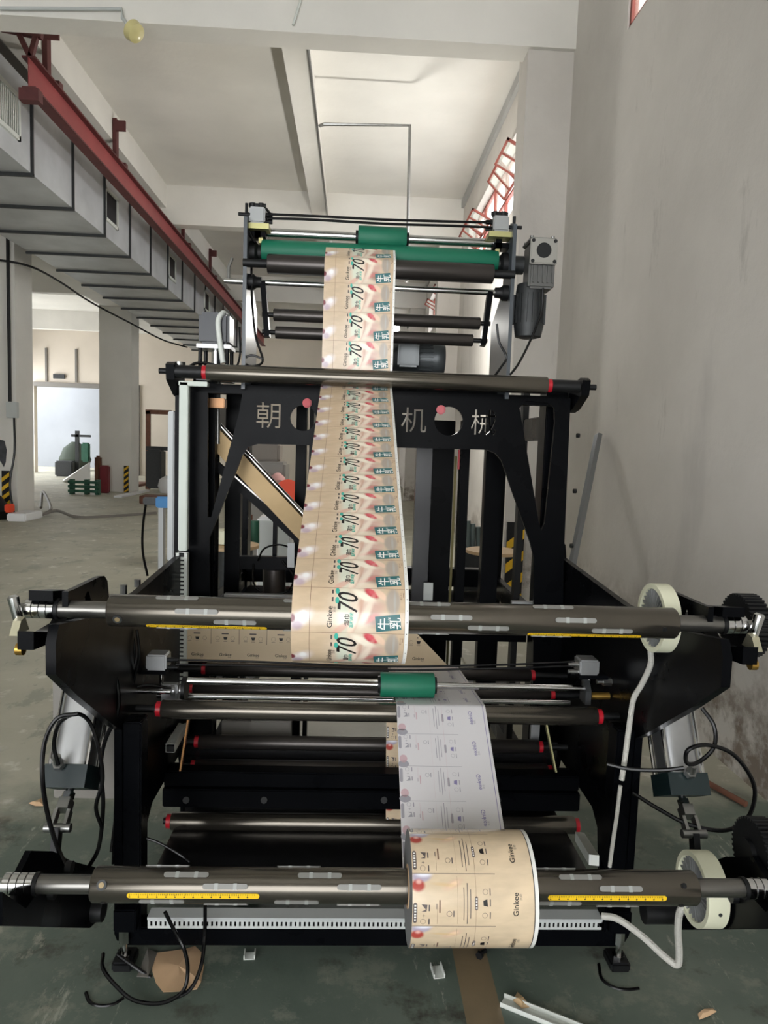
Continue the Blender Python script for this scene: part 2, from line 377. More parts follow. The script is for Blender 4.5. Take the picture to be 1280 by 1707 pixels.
# ------------------------------------------------------------------ the machine
XL, XR = -.66, .877; XM = (XL + XR) / 2
MC = thing('converting_machine', (XM, 2.5, 0), 'tall black film unwinding and printing machine with steel rollers and side plates', 'machine')
def rz(pxc, pyc, Y): return P(pxc, pyc, Y).z
def roller(name, x0, x1, px, py, Y, r, mt=TUBED, stub=.012, sx0=None, sx1=None, collar=RED, parent=None, n=28):
    """tube along X from pixel columns x0..x1 (at height of pixel py), with stub shafts to sx0/sx1 (metres)"""
    z = rz(px, py, Y); a = P(x0, py, Y).x; c = P(x1, py, Y).x
    o = part(name, parent or MC, mt, lambda b: b.lathe((a, Y, z), (1, 0, 0), [(0, r * .55), (0, r - .002), (.003, r), (c - a - .003, r), (c - a, r - .002), (c - a, r * .55)], n))
    if sx0 is not None: part('stub_shaft', o, SATIN, lambda b: b.cyl((sx0, Y, z), (a + .01, Y, z), stub, 14))
    if sx1 is not None: part('stub_shaft', o, SATIN, lambda b: b.cyl((c - .01, Y, z), (sx1, Y, z), stub, 14))
    if collar:
        part('collar', o, collar, lambda b: b.cyl((a - .016, Y, z), (a - .001, Y, z), r * .8, 20))
        part('collar', o, collar, lambda b: b.cyl((c + .001, Y, z), (c + .016, Y, z), r * .8, 20))
    return o, z, a, c

# side plates (YZ outlines read off the right-hand and left-hand plate)
def outline(pts, X): return [(lambda v: (v.y, v.z))(PX(x, y, X)) for x, y in pts]
plR = outline([(944, 930), (1051, 1008), (1150, 1052), (1216, 1066), (1221, 1097), (1217, 1146), (1168, 1179), (1088, 1224)], XR)
def side_plate(X, sgn):
    yb = 2.95
    nose = plR
    poly = [(yb, nose[0][1] + .08), (nose[0][0] + .02, nose[0][1] + .05)] + nose + [(1.985, .72), (1.985, .1), (2.01, .06), (2.16, .06), (2.2, .12), (2.24, .30), (2.3, .34), (2.72, .34), (2.78, .2), (2.78, .02), (yb, .02)]
    b = B(); b.yz(poly, X, X - sgn * .022)
    o = obj('side_plate', b, BLACK, MC)
    return o
SPL = side_plate(XL, -1); SPR = side_plate(XR, 1)
# reinforcing posts inside the plates, front lower legs with levelling feet
for X, s in ((XL, 1), (XR, -1)):
    part('front_leg', MC, BLACK, lambda b: b.bbox((min(X + s*.022, X + s*.075), 1.99, .1), (max(X + s*.022, X + s*.075), 2.06, .74)))
    ft = part('levelling_foot', MC, CHROME, lambda b: b.cyl((X + s*.03, 1.985, .035), (X + s*.03, 1.985, .075), .009, 12).cyl((X + s*.03, 1.985, .075), (X + s*.03, 1.985, .12), .016, 6).cyl((X + s*.03, 1.985, .03), (X + s*.03, 1.985, .04), .019, 6))
    part('foot_pad', ft, SATIN, lambda b: b.bbox((X + s*.03 - .03, 1.955, 0), (X + s*.03 + .03, 2.03, .03), .006))
    part('foot_block', MC, BLACK, lambda b: b.bbox((X + s*.005, 1.96, .12), (X + s*.07, 2.03, .19)))
    part('rear_post', MC, BLACK, lambda b: b.bbox((min(X + s*.022, X + s*.11), 2.84, 0), (max(X + s*.022, X + s*.11), 2.95, 1.8)))
    for z in (1.02, 1.18, 1.4, 1.62):
        part('bolt', MC, SATIN, lambda b: b.cyl((X - s*.012, 2.78, z), (X, 2.78, z), .009, 8))
# base beams
zb = P(640, 1560, 2.0).z
part('base_beam', MC, BLACK, lambda b: b.bbox((XL + .03, 1.995, P(640, 1576, 2.0).z), (XR - .03, 2.06, P(640, 1546, 2.0).z)))
part('rear_base_beam', MC, BLACK, lambda b: b.bbox((XL + .03, 2.84, .05), (XR - .03, 2.92, .14)))
part('black_tray', MC, mat('glossy_black_sheet', (24, 24, 25), .2), lambda b: b.box((XL + .06, 2.08, .16), (XR - .06, 2.62, .17)).box((XL + .06, 2.60, .17), (XR - .06, 2.62, .44)))
# cross beam with a step
zt, zg, zl = P(640, 1295, 2.42).z, P(640, 1318, 2.42).z, P(640, 1350, 2.42).z
part('cross_beam', MC, BLACK, lambda b: b.bbox((XL + .022, 2.42, zl), (XR - .022, 2.5, zg - .004)).bbox((XL + .022, 2.44, zg - .006), (XR - .022, 2.5, zt)))
for px in (310, 440, 640, 830):
    part('bolt', MC, SATIN, lambda b: b.cyl(P(px, 1334, 2.413), P(px, 1334, 2.42), .012, 8))

# slotted wiring duct
def slotted(name, a, c, wv, dv, gap, lid=None, mt=PVC):
    """fingers along a->c, wv = across vector, dv = depth vector"""
    a = Vector(a); c = Vector(c); L = (c - a).length; d = (c - a).normalized(); wv = Vector(wv); dv = Vector(dv); b = B()
    def slab(p, l, w0, w1, d0, d1):
        vs = [p + d * i * l + wv * j + dv * k for i in (0, 1) for j in (w0, w1) for k in (d0, d1)]
        b.add(vs, [(0, 1, 3, 2), (4, 6, 7, 5), (0, 4, 5, 1), (2, 3, 7, 6), (0, 2, 6, 4), (1, 5, 7, 3)])
    slab(a, L, 0, .28, 0, .06); slab(a, L, .74, 1, 0, .06); slab(a, L, 0, .04, .06, 1); slab(a, L, .96, 1, .06, 1); slab(a, L, 0.04, .96, .95, 1)
    k = int(L / gap)
    for i in range(k): slab(a + d * (i * gap), gap * .58, .28, .74, 0, .06)
    o = obj(name, b, mt, MC)
    b2 = B(); b = b2
    slab(a + d * .004, L - .008, .05, .95, .3, .9); obj('duct_shade', b2, DARK, o)  # dark slab standing in for the shade behind the slots
    return o
A = P(246, 1532, 1.97); C = P(1003, 1538, 1.97); A.z = C.z = (A.z + C.z) / 2
slotted('slotted_wiring_duct', A + Vector((0, 0, .004)), C + Vector((0, 0, .004)), (0, 0, -.03), (0, .03, 0), .0135)
part('duct_lid', MC, mat('duct_lid_grey', (176, 180, 180), .45), lambda b: b.box((A.x, 1.965, A.z + .003), (C.x, 2.01, A.z + .011)))
# vertical wiring duct on the left post
a1 = P(300, 1140, 2.66); a0 = P(302, 922, 2.66)
slotted('slotted_wiring_duct', (a0.x - .02, 2.66, a1.z), (a0.x - .02, 2.66, a0.z), (.042, 0, 0), (0, .03, 0), .016, mt=PVCW)
part('duct_cover', MC, mat('pale_green_duct', (196, 204, 196), .5), lambda b: b.bbox((P(298, 780, 2.66).x, 2.655, P(305, 918, 2.66).z), (P(313, 780, 2.66).x, 2.69, P(305, 636, 2.66).z), .003).bbox((P(298, 640, 2.66).x, 2.655, P(305, 643, 2.66).z), (P(346, 640, 2.66).x, 2.69, P(305, 635, 2.66).z), .002))
part('guard_strip', MC, ALUM, lambda b: b.bbox((P(279, 780, 2.8).x, 2.8, P(285, 935, 2.8).z), (P(290, 780, 2.8).x, 2.84, P(285, 685, 2.8).z), .004))

# ---- portal plate with cut-outs and cut lettering
YP = 2.75
def curve_plate(name, loops, y0, y1, mt, parent, text=()):
    cu = bpy.data.curves.new('tmp', 'CURVE'); cu.dimensions = '2D'; cu.fill_mode = 'BOTH'; cu.extrude = (y1 - y0) / 2
    for lp in loops:
        s = cu.splines.new('POLY'); s.points.add(len(lp) - 1); s.use_cyclic_u = True
        for pt, q in zip(s.points, lp): pt.co = (q[0], q[1], 0, 1)
    for body, cx, cz, size in text:
        for lp in text_loops(body):
            s = cu.splines.new('POLY'); s.points.add(len(lp) - 1); s.use_cyclic_u = True
            for pt, q in zip(s.points, lp): pt.co = (cx + q[0] * size, cz + q[1] * size, 0, 1)
    ob = bpy.data.objects.new('tmp', cu); COL.objects.link(ob)
    dg = bpy.context.evaluated_depsgraph_get(); me = bpy.data.meshes.new_from_object(ob.evaluated_get(dg))
    b = B(); b.add([Vector((v.co.x, (y0 + y1) / 2 + v.co.z, v.co.y)) for v in me.vertices], [tuple(p.vertices) for p in me.polygons])
    bpy.data.objects.remove(ob); bpy.data.curves.remove(cu); bpy.data.meshes.remove(me)
    bm = bmesh.new(); vm = [bm.verts.new(v) for v in b.v]
    for f in b.f:
        try: bm.faces.new([vm[i] for i in f])
        except ValueError: pass
    bmesh.ops.remove_doubles(bm, verts=bm.verts, dist=1e-6)
    b2 = B(); b2.bm(bm)
    return obj(name, b2, mt, parent)
_TC = {}
def text_mesh(body, bold=0.0, shear=0.0):
    """flat text as (verts2d, faces), centred, em size 1"""
    k = (body, bold, shear)
    if k in _TC: return _TC[k]
    cu = bpy.data.curves.new('txt', 'FONT'); cu.body = body; cu.size = 1; cu.resolution_u = 3; cu.offset = bold; cu.shear = shear
    ob = bpy.data.objects.new('txt', cu); COL.objects.link(ob)
    dg = bpy.context.evaluated_depsgraph_get(); me = bpy.data.meshes.new_from_object(ob.evaluated_get(dg))
    vs = [(v.co.x, v.co.y) for v in me.vertices]; fs = [tuple(p.vertices) for p in me.polygons]
    bpy.data.objects.remove(ob); bpy.data.curves.remove(cu); bpy.data.meshes.remove(me)
    x0 = min(v[0] for v in vs); x1 = max(v[0] for v in vs); y0 = min(v[1] for v in vs); y1 = max(v[1] for v in vs)
    vs = [(x - (x0 + x1) / 2, y - (y0 + y1) / 2) for x, y in vs]
    _TC[k] = (vs, fs, x1 - x0, y1 - y0); return _TC[k]
def text_loops(body):
    vs, fs, tw, th = text_mesh(body)
    s = 1 / max(tw, th)
    bm = bmesh.new(); bv = [bm.verts.new((x * s, y * s, 0)) for x, y in vs]
    for f in fs:
        try: bm.faces.new([bv[i] for i in f])
        except ValueError: pass
    bmesh.ops.remove_doubles(bm, verts=bm.verts, dist=1e-5)
    nb = {}
    for e in bm.edges:
        if len(e.link_faces) == 1:
            a, c = e.verts; nb.setdefault(a, []).append(c); nb.setdefault(c, []).append(a)
    loops = []; seen = set()
    for v in nb:
        if v in seen: continue
        lp = [v]; seen.add(v); cur = v
        while True:
            nx = [q for q in nb[cur] if q not in seen]
            if not nx: break
            cur = nx[0]; seen.add(cur); lp.append(cur)
        if len(lp) > 2: loops.append([(q.co.x, q.co.y) for q in lp])
    bm.free(); return loops
def pl(pts): return [(lambda v: (v.x, v.z))(P(x, y, YP)) for x, y in pts]
def circ(px, py, rpx, n=28):
    c = P(px, py, YP); r = rpx * YP / FPX; return [(c.x + r * math.cos(2*PI*i/n), c.z + r * math.sin(2*PI*i/n)) for i in range(n)]
outer = pl([(292, 652), (290, 1150), (349, 1150), (349, 897), (398, 775), (404, 758), (414, 745), (430, 740), (812, 750), (826, 756), (836, 768), (884, 905), (890, 930), (888, 1150), (937, 1150), (939, 945), (951, 664)])
holeL = pl([(346, 655), (404, 656), (398, 690), (352, 862), (346, 862)])
holeR = pl([(866, 680), (876, 668), (914, 672), (924, 680), (925, 705), (908, 872), (902, 885), (898, 870)])
txt = []
zt_ = P(447, 693, YP)
for body, px, py, s in (('朝', 447, 692, .098), ('阳', 568, 697, .098), ('机', 690, 700, .098), ('械', 806, 704, .098)):
    c = P(px, py, YP); txt.append((body, c.x, c.z, s))
# lower windows of the end frame
curve_plate('portal_plate', [outer, holeL, holeR, circ(505, 697, 21), circ(748, 702, 24)], YP, YP + .016, BLACK, MC, txt)
part('portal_top_beam', MC, BLACK, lambda b: b.bbox((P(292, 655, YP).x, YP + .016, P(600, 664, YP).z), (P(951, 660, YP).x, YP + .08, P(600, 648, YP).z)))
for px in (512, 735):
    e = part('emergency_button', MC, RED, lambda b: b.cyl(P(px, 672 + (px - 512) * .05, 2.74), P(px, 672 + (px - 512) * .05, 2.71), .013, 16).cyl(P(px, 672 + (px - 512) * .05, 2.745), P(px, 672 + (px - 512) * .05, 2.735), .018, 16))

# portal roller on forward brackets
YR = 2.66
prol, zpr, pa, pc = roller('portal_roller', 345, 912, 630, 632, YR, .032, TUBE, sx0=P(285, 628, YR).x, sx1=P(972, 650, YR).x)
for X, s in ((XL - .03, 1), (XR - .005, -1)):
    part('roller_bracket', MC, BLACK, lambda b: b.yz([(YR - .03, zpr + .022), (YR, zpr + .034), (2.8, zpr + .01), (2.8, zpr - .09), (2.74, zpr - .08), (YR - .02, zpr - .032)], X, X + s * .03))
    part('pin', MC, SATIN, lambda b: b.cyl((X - s * .03, YR, zpr), (X, YR, zpr), .011, 10))
kb = P(300, 608, 2.8)
part('clamp_knob', MC, STEEL, lambda b: b.lathe(kb + Vector((0, 0, -.04)), (0, 0, 1), [(0, .012), (.03, .012), (.032, .021), (.05, .021)], 20))
part('stub_tube', MC, SATIN, lambda b: b.cyl((P(290, 627, YR).x, YR, zpr), (pa - .018, YR, zpr), .024, 20))
part('stub_tube', MC, SATIN, lambda b: b.cyl((pc + .018, YR, zpr), (P(965, 648, YR).x, YR, zpr), .024, 20))

# ---- cross rollers of the lower stand
Y1 = 2.12
r1, z1, _, _ = roller('guide_roller', 270, 994, 640, 1188, Y1, .029, TUBE, sx0=XL + .02, sx1=XR - .02)
Y2 = 2.66
r2, z2, _, _ = roller('guide_roller', 344, 884, 640, 1121, Y2, .025, TUBED, sx0=XL + .02, sx1=XR - .02)
r3, z3, _, _ = roller('guide_roller', 322, 917, 640, 1153, 2.48, .02, TUBED, sx0=XL + .02, sx1=XR - .02)
r4, z4, _, _ = roller('guide_roller', 332, 897, 640, 1241, 2.6, .027, TUBED, sx0=XL + .02, sx1=XR - .02)
r5, z5, _, _ = roller('guide_roller', 326, 912, 640, 1281, 2.56, .026, TUBED, sx0=XL + .02, sx1=XR - .02)
Y6 = 2.45
r6, z6, _, _ = roller('guide_roller', 286, 957, 640, 1372, Y6, .031, TUBE, sx0=XL + .02, sx1=XR - .02)
# nip roller on a chrome shaft, with cylinders at its ends
YN = 2.2; zn = P(640, 1141, YN).z
ns = part('nip_shaft', MC, CHROME, lambda b: b.cyl((P(313, 1141, YN).x, YN, zn), (P(975, 1141, YN).x, YN, zn), .011, 20))
nx0, nx1 = P(634, 1140, YN).x, P(723, 1140, YN).x
part('nip_roller', MC, GREEN, lambda b: b.lathe((nx0, YN, zn), (1, 0, 0), [(0, .03), (0, .038), (.003, .0395), (nx1 - nx0 - .003, .0395), (nx1 - nx0, .038), (nx1 - nx0, .03)], 40))
for x in (nx0 - .008, nx1): part('end_cap', ns, SATIN, lambda b: b.cyl((x, YN, zn), (x + .008, YN, zn), .027, 24))
zr = P(640, 1166, 2.24).z
part('tie_rod', MC, CHROME, lambda b: b.cyl((P(262, 1166, 2.24).x, 2.24, zr), (P(950, 1166, 2.24).x, 2.24, zr), .0085, 16))
part('tie_rod', MC, CHROME, lambda b: b.cyl((P(165, 1150, 2.14).x, 2.14, P(240, 1152, 2.14).z), (P(285, 1153, 2.14).x, 2.14, P(240, 1152, 2.14).z), .008, 14))
# left nip bracket: two discs and lever
def lbr(b):
    for px, r in ((286, .02), (300, .016)): b.cyl(P(px, 1150, YN), P(px + 7, 1150, YN), r, 20)
    b.bbox(P(272, 1168, YN + .02), P(296, 1142, YN - .01), .003)
part('nip_bracket', MC, ALU, lbr)
part('ring', MC, SATIN, lambda b: b.cyl(P(305, 1148, YN), P(311, 1148, YN), .038, 28))
def rbr(b): b.yz([(YN - .03, zn - .045), (YN + .03, zn - .045), (YN + .02, zn + .02), (YN, zn + .035), (YN - .03, zn)], P(972, 1141, YN).x, P(972, 1141, YN).x + .018)
part('nip_bracket', MC, IRON, rbr)
part('pivot_pin', MC, BRASS, lambda b: b.cyl(P(985, 1160, YN), P(1015, 1160, YN), .012, 14))
for (x0, x1, y0, y1) in ((247, 281, 1088, 1113), (961, 995, 1097, 1121)):
    a = P(x0, y1, YN); c = P(x1, y0, YN)
    cb = part('air_cylinder', MC, ALU, lambda b: b.bbox((a.x, YN - .03, a.z), (c.x, YN + .035, c.z), .005))
    part('mount_plate', cb, BLACK, lambda b: b.box((a.x - (.03 if x0 < 500 else 0), YN - .03, a.z - .012), (c.x + (0 if x0 < 500 else .03), YN + .04, a.z)))
    part('piston_rod', cb, CHROME, lambda b: b.cyl(((a.x + c.x) / 2 + .01, YN, a.z - .012), ((a.x + c.x) / 2 + .01, YN, a.z - .05), .006, 10))
    sg = 1 if x0 < 500 else -1; xe = c.x if x0 < 500 else a.x
    for dz in (.006, .03):
        part('air_fitting', cb, SATIN if x0 < 500 else STEEL, lambda b: b.cyl((xe, YN - .01, a.z + dz), (xe + sg * .022, YN - .01, a.z + dz), .0075, 10).cyl((xe + sg * .02, YN - .01, a.z + dz), (xe + sg * .032, YN - .01, a.z + dz), .006, 10))
def hose(pts, r=.004, parent=None, name='hose', mt=RUBBER):
    return part(name, parent or MC, mt, lambda b: b.tube([P(*p) for p in pts], r, 8))
hose([(293, 1100, 2.19), (420, 1103, 2.2), (640, 1111, 2.21), (840, 1108, 2.2), (958, 1103, 2.19)], .0035)
hose([(293, 1108, 2.19), (420, 1110, 2.2), (640, 1117, 2.22), (840, 1114, 2.2), (958, 1110, 2.19)], .0035)
# nuts on the right plate
part('hex_nut', MC, STEEL, lambda b: b.cyl((XR - .022, 2.2, P(1033, 1137, 2.2).z), (XR - .05, 2.2, P(1033, 1137, 2.2).z), .014, 6).cyl((XR - .05, 2.2, P(1033, 1137, 2.2).z), (XR - .07, 2.2, P(1033, 1137, 2.2).z), .008, 12))
# lower guide bits: angle duct and slanted bars
slotted('slotted_wiring_duct', P(276, 1240, 2.3), P(298, 1205, 2.62), (.03, 0, 0), (0, 0, -.03), .016)
part('slanted_bar', MC, mat('zinc_bar', (190, 140, 92), .35, .8), lambda b: b.bar(P(301, 1285, 2.45), P(314, 1200, 2.5), .02, .006, (1, 0, 0)))
part('slanted_bar', MC, mat('zinc_bar_pale', (196, 190, 140), .35, .8), lambda b: b.bar(P(926, 1287, 2.45), P(910, 1208, 2.5), .02, .006, (1, 0, 0)))
part('grey_box', MC, GREYP, lambda b: b.bbox(P(420, 1226, 2.78), P(485, 1203, 2.72), .004).bbox(P(372, 1226, 2.79), P(420, 1203, 2.75), .003))
part('grey_bracket', MC, ALUM, lambda b: b.box(P(882, 1232, 2.66), P(900, 1206, 2.64)))
part('white_duct_stub', MC, PVCW, lambda b: b.bar(P(966, 1395, 2.3), P(990, 1434, 2.02), .03, .03))

# ---- top unit: nip and laminating rollers on two tall plates
TX0, TX1 = P(404, 500, 2.74).x, P(856, 500, 2.74).x
zt0 = zpr - .03
ztop = P(640, 372, 2.74).z
part('top_side_plate', MC, mat('grey_painted_plate', (66, 72, 78), .3), lambda b: b.yz([(2.74, 1.75), (2.74, ztop), (2.80, ztop + .02), (2.86, ztop - .02), (2.9, ztop - .2), (3.04, ztop - .3), (3.04, 1.75)], TX0, TX0 + .014))
part('top_side_plate', MC, mat('grey_painted_plate', (66, 72, 78), .3), lambda b: b.yz([(2.74, 1.75), (2.74, ztop + .02), (2.80, ztop + .04), (2.86, ztop), (2.9, ztop - .2), (3.10, ztop - .3), (3.10, 1.75)], TX1 - .014, TX1))
part('top_tie_beam', MC, BLACK, lambda b: b.bbox((TX0, 2.9, 1.76), (TX1, 3.0, 1.82)))
gy = 2.835; gz = P(640, 432, gy).z
def troll(name, x0, x1, py, Y, r, mt, stub=.011, s0=TX0, s1=TX1, collar=None):
    return roller(name, x0, x1, 630, py, Y, r, mt, stub=stub, sx0=s0, sx1=s1, collar=collar)
troll('green_drive_roller', 437, 829, 427, gy, .042, GREEN)
_, zq, _, _ = troll('laminating_roller', 446, 822, 448, 2.745, .036, TUBED, stub=.016)
_, zi1, _, _ = troll('idler_roller', 456, 800, 532, 2.78, .0235, TUBED, stub=.009, s0=P(437, 525, 2.78).x, s1=P(817, 540, 2.78).x)
_, zi2, _, _ = troll('idler_roller', 459, 788, 561, 2.78, .0235, TUBED, stub=.009, s0=P(437, 553, 2.78).x, s1=P(812, 568, 2.78).x)
zrod = P(620, 479, 2.79).z
part('chrome_rod', MC, CHROME, lambda b: b.cyl((P(374, 470, 2.79).x, 2.79, zrod), (P(845, 485, 2.79).x, 2.79, zrod), .011, 16))
part('rod_hook', MC, STEEL, lambda b: b.tube([P(381, 472, 2.79), P(381, 445, 2.79), P(387, 430, 2.79)], .006, 8, False))
tn = P(636, 397, 2.85).z
part('nip_shaft', MC, CHROME, lambda b: b.cyl((P(437, 390, 2.85).x, 2.85, tn), (P(826, 402, 2.85).x, 2.85, tn), .017, 20))
t0, t1 = P(597, 398, 2.85).x, P(677, 398, 2.85).x
part('nip_roller', MC, GREEN, lambda b: b.lathe((t0, 2.85, tn), (1, 0, 0), [(0, .03), (0, .041), (.003, .043), (t1 - t0 - .003, .043), (t1 - t0, .041), (t1 - t0, .03)], 36))
part('end_cap', MC, SATIN, lambda b: b.cyl((t0 - .01, 2.85, tn), (t0, 2.85, tn), .025, 20).cyl((t1, 2.85, tn), (t1 + .01, 2.85, tn), .025, 20))
for xs, s in ((TX0 + .014, 1), (TX1 - .014, -1)):
    for (yy, zz, r) in ((2.79, zrod, .03), (gy, gz, .045)):
        part('bearing', MC, SATIN, lambda b: b.lathe((xs, yy, zz), (s, 0, 0), [(0, r), (.02, r), (.03, r * .7), (.05, r * .65)], 24))
    # swing arm that carries the idlers
    xa = P(437, 525, 2.78).x if s > 0 else P(815, 540, 2.78).x
    part('swing_arm', MC, BLACK, lambda b: b.bar((xa, 2.79, zrod), (xa + s * .022, 2.775, zi2 - .02), .02, .035, (0, 1, 0)))
    # nip lift cylinder
    px, py = (430, 362) if s > 0 else (833, 376)
    c = P(px, py, 2.8)
    cb = part('air_cylinder', MC, ALUM, lambda b: b.bbox(c + Vector((-.03, -.03, -.028)), c + Vector((.03, .03, .03)), .005))
    part('mount_plate', cb, mat('zinc_plate', (172, 168, 118), .4, .7), lambda b: b.box(c + Vector((-.045, -.03, -.05)), c + Vector((.045, .04, -.03))))
    part('air_fitting', cb, SATIN, lambda b: b.cyl(c + Vector((-.02, 0, .03)), c + Vector((-.02, 0, .05)), .012, 10).cyl(c + Vector((.012, 0, .03)), c + Vector((.012, 0, .05)), .012, 10).cyl(c + Vector((-.035, 0, .043)), c + Vector((.03, 0, .043)), .008, 8).cyl(c + Vector((s * .03, 0, .01)), c + Vector((s * .055, 0, .01)), .009, 8).cyl(c + Vector((s * .03, 0, -.015)), c + Vector((s * .055, 0, -.015)), .009, 8))
    part('nip_arm', MC, BLACK, lambda b: b.box((xs, 2.80, tn - .03), (xs + s * .06, 2.86, tn - .01)).box((c.x - .012, 2.80, tn - .03), (c.x + .012, 2.83, c.z - .05)))
    part('nip_bracket', MC, mat('zinc_plate', (172, 168, 118), .4, .7), lambda b: b.box((P(437 if s > 0 else 827, 395, 2.85).x - .008, 2.81, tn - .05), (P(437 if s > 0 else 827, 395, 2.85).x + .008, 2.88, tn + .035)))
    part('adjust_screw', MC, SATIN, lambda b: b.cyl((xs - s * .01, 2.78, ztop + .01), (xs - s * .01, 2.78, ztop + .06), .006, 8).cyl((xs - s * .04, 2.78, ztop + .02), (xs + s * .01, 2.78, ztop + .02), .007, 8))
hose([(447, 357, 2.79), (520, 360, 2.79), (640, 366, 2.79), (740, 369, 2.79), (818, 371, 2.79)], .005)
hose([(447, 364, 2.79), (520, 366, 2.79), (640, 373, 2.79), (740, 376, 2.79), (818, 379, 2.79)], .005)
hose([(450, 356, 2.78), (440, 346, 2.78), (424, 348, 2.78), (412, 362, 2.78), (410, 380, 2.78), (422, 400, 2.78)], .005)
hose([(446, 364, 2.78), (432, 355, 2.78), (416, 362, 2.78), (411, 375, 2.78), (425, 405, 2.78)], .005)
hose([(419, 440, 2.77), (420, 500, 2.77), (426, 560, 2.77), (438, 600, 2.77), (425, 610, 2.77), (411, 608, 2.77), (408, 598, 2.77), (420, 592, 2.77), (437, 598, 2.77)], .0045)
hose([(399, 545, 2.73), (400, 590, 2.73), (393, 618, 2.73)], .004)
hose([(905, 480, 2.74), (902, 520, 2.74), (885, 565, 2.74), (865, 605, 2.74), (850, 625, 2.74)], .0045)
hose([(828, 540, 2.74), (832, 570, 2.74), (844, 595, 2.74), (835, 612, 2.74), (822, 630, 2.74)], .0045)
# worm gearbox and motor outside the right plate
def gbx(b):
    c = P(897, 432, 2.78); b.bbox(c + Vector((-.045, -.05, -.12)), c + Vector((.055, .05, .05)), .008)
    for k in range(5): b.box(c + Vector((-.03 + .018 * k, -.058, -.10)), c + Vector((-.024 + .018 * k, -.05, .02)))
    b.bbox(c + Vector((-.05, -.06, .05)), c + Vector((.052, .06, .065)), .004)
G = part('worm_gearbox', MC, mat('gearbox_grey', (92, 92, 90), .45, .4), gbx)
cg = P(897, 432, 2.78)
part('gearbox_flange', G, ALUM, lambda b: b.lathe(cg + Vector((0, 0, .065)), (0, 0, 1), [(0, .033), (.006, .033), (.006, .026), (0, .026)], 24, True))
for i, j in ((-1, -1), (1, -1), (-1, 1), (1, 1)): part('bolt', G, STEEL, lambda b: b.cyl(cg + Vector((i * .04, j * .048, .065)), cg + Vector((i * .04, j * .048, .072)), .007, 8))
def mtr(b):
    c = P(884, 475, 2.80); b.lathe(c, (0, 0, -1), [(0, .05), (.03, .055), (.10, .058), (.16, .058), (.2, .05), (.205, .03)], 28)
    for k in range(16):
        t = 2 * PI * k / 16; b.box(c + Vector((-.002, .055, -.15)), c + Vector((.002, .064, -.04)), Matrix.Rotation(t, 3, 'Z'), c)
part('drive_motor', MC, IRON, mtr)
fl = part('front_flange', G, mat('cast_alu', (150, 148, 142), .45, .5), lambda b: b.bbox(cg + Vector((-.048, -.07, -.035)), cg + Vector((.055, -.058, .06)), .004))
part('bore', fl, SATIN, lambda b: b.cyl(cg + Vector((.003, -.072, .015)), cg + Vector((.003, -.069, .015)), .028, 24))
for i, j in ((-.038, -.025), (.045, -.025), (-.038, .05), (.045, .05)): part('flange_hole', fl, SATIN, lambda b: b.cyl(cg + Vector((i, -.072, j)), cg + Vector((i, -.069, j)), .007, 10))
part('bearing_flange', MC, IRON, lambda b: b.cyl((TX1, gy, gz), (TX1 + .05, gy, gz), .035, 20))
# horizontal motor above the portal
mc = P(695, 598, 2.96)
MT = thing if False else None
def mot(b):
    b.lathe(mc + Vector((-.1, 0, 0)), (1, 0, 0), [(0, .06), (.02, .068), (.16, .068), (.17, .074), (.195, .074), (.212, .06), (.215, .03)], 32)
    for k in range(24):
        t = 2 * PI * k / 24; b.box(mc + Vector((.005, -.0015, .066)), mc + Vector((.06, .0015, .076)), Matrix.Rotation(t, 3, 'X'), mc)
mo = part('blower_motor', MC, mat('motor_grey', (70, 74, 76), .4, .3), mot)
part('terminal_box', mo, mat('terminal_grey', (126, 130, 132), .4, .3), lambda b: b.bbox(mc + Vector((-.085, -.1, -.045)), mc + Vector((.0, -.062, .05)), .008).bbox(mc + Vector((-.075, -.106, -.035)), mc + Vector((-.01, -.1, .04)), .003))
part('motor_base', mo, SATIN, lambda b: b.box(mc + Vector((-.09, -.06, -.12)), mc + Vector((.08, .06, -.062))))
# work lamp inside the top unit (the bright spot beside the film)
LQ = P(655, 546, 10.0)
lam = thing('work_lamp', (LQ.x, LQ.y + .05, 0), 'bright white floodlight on a tall pole seen between the top rollers', 'lamp')
part('lamp_housing', lam, SATIN, lambda b: b.lathe(LQ + Vector((0, .012, 0)), (0, 1, 0), [(0, .10), (.06, .09), (.12, .05)], 20))
part('lamp_lens', lam, mat('lamp_lens_lit', (255, 255, 255), .3, emis=(255, 252, 245), estr=40), lambda b: b.lathe(LQ + Vector((0, .01, 0)), (0, -1, 0), [(0, .085), (.015, .08), (.03, .04)], 20))
part('lamp_stem', lam, SATIN, lambda b: b.cyl((LQ.x, LQ.y + .05, 0), LQ + Vector((0, .05, 0)), .03, 10))
ld = bpy.data.lights.new('work_lamp_light', 'POINT'); ld.energy = 110; ld.shadow_soft_size = .08; ld.color = (1, .98, .93)
lo = bpy.data.objects.new('work_lamp_light', ld); COL.objects.link(lo); lo.location = LQ + Vector((0, -.14, .05)) - lam.location; lo.parent = lam

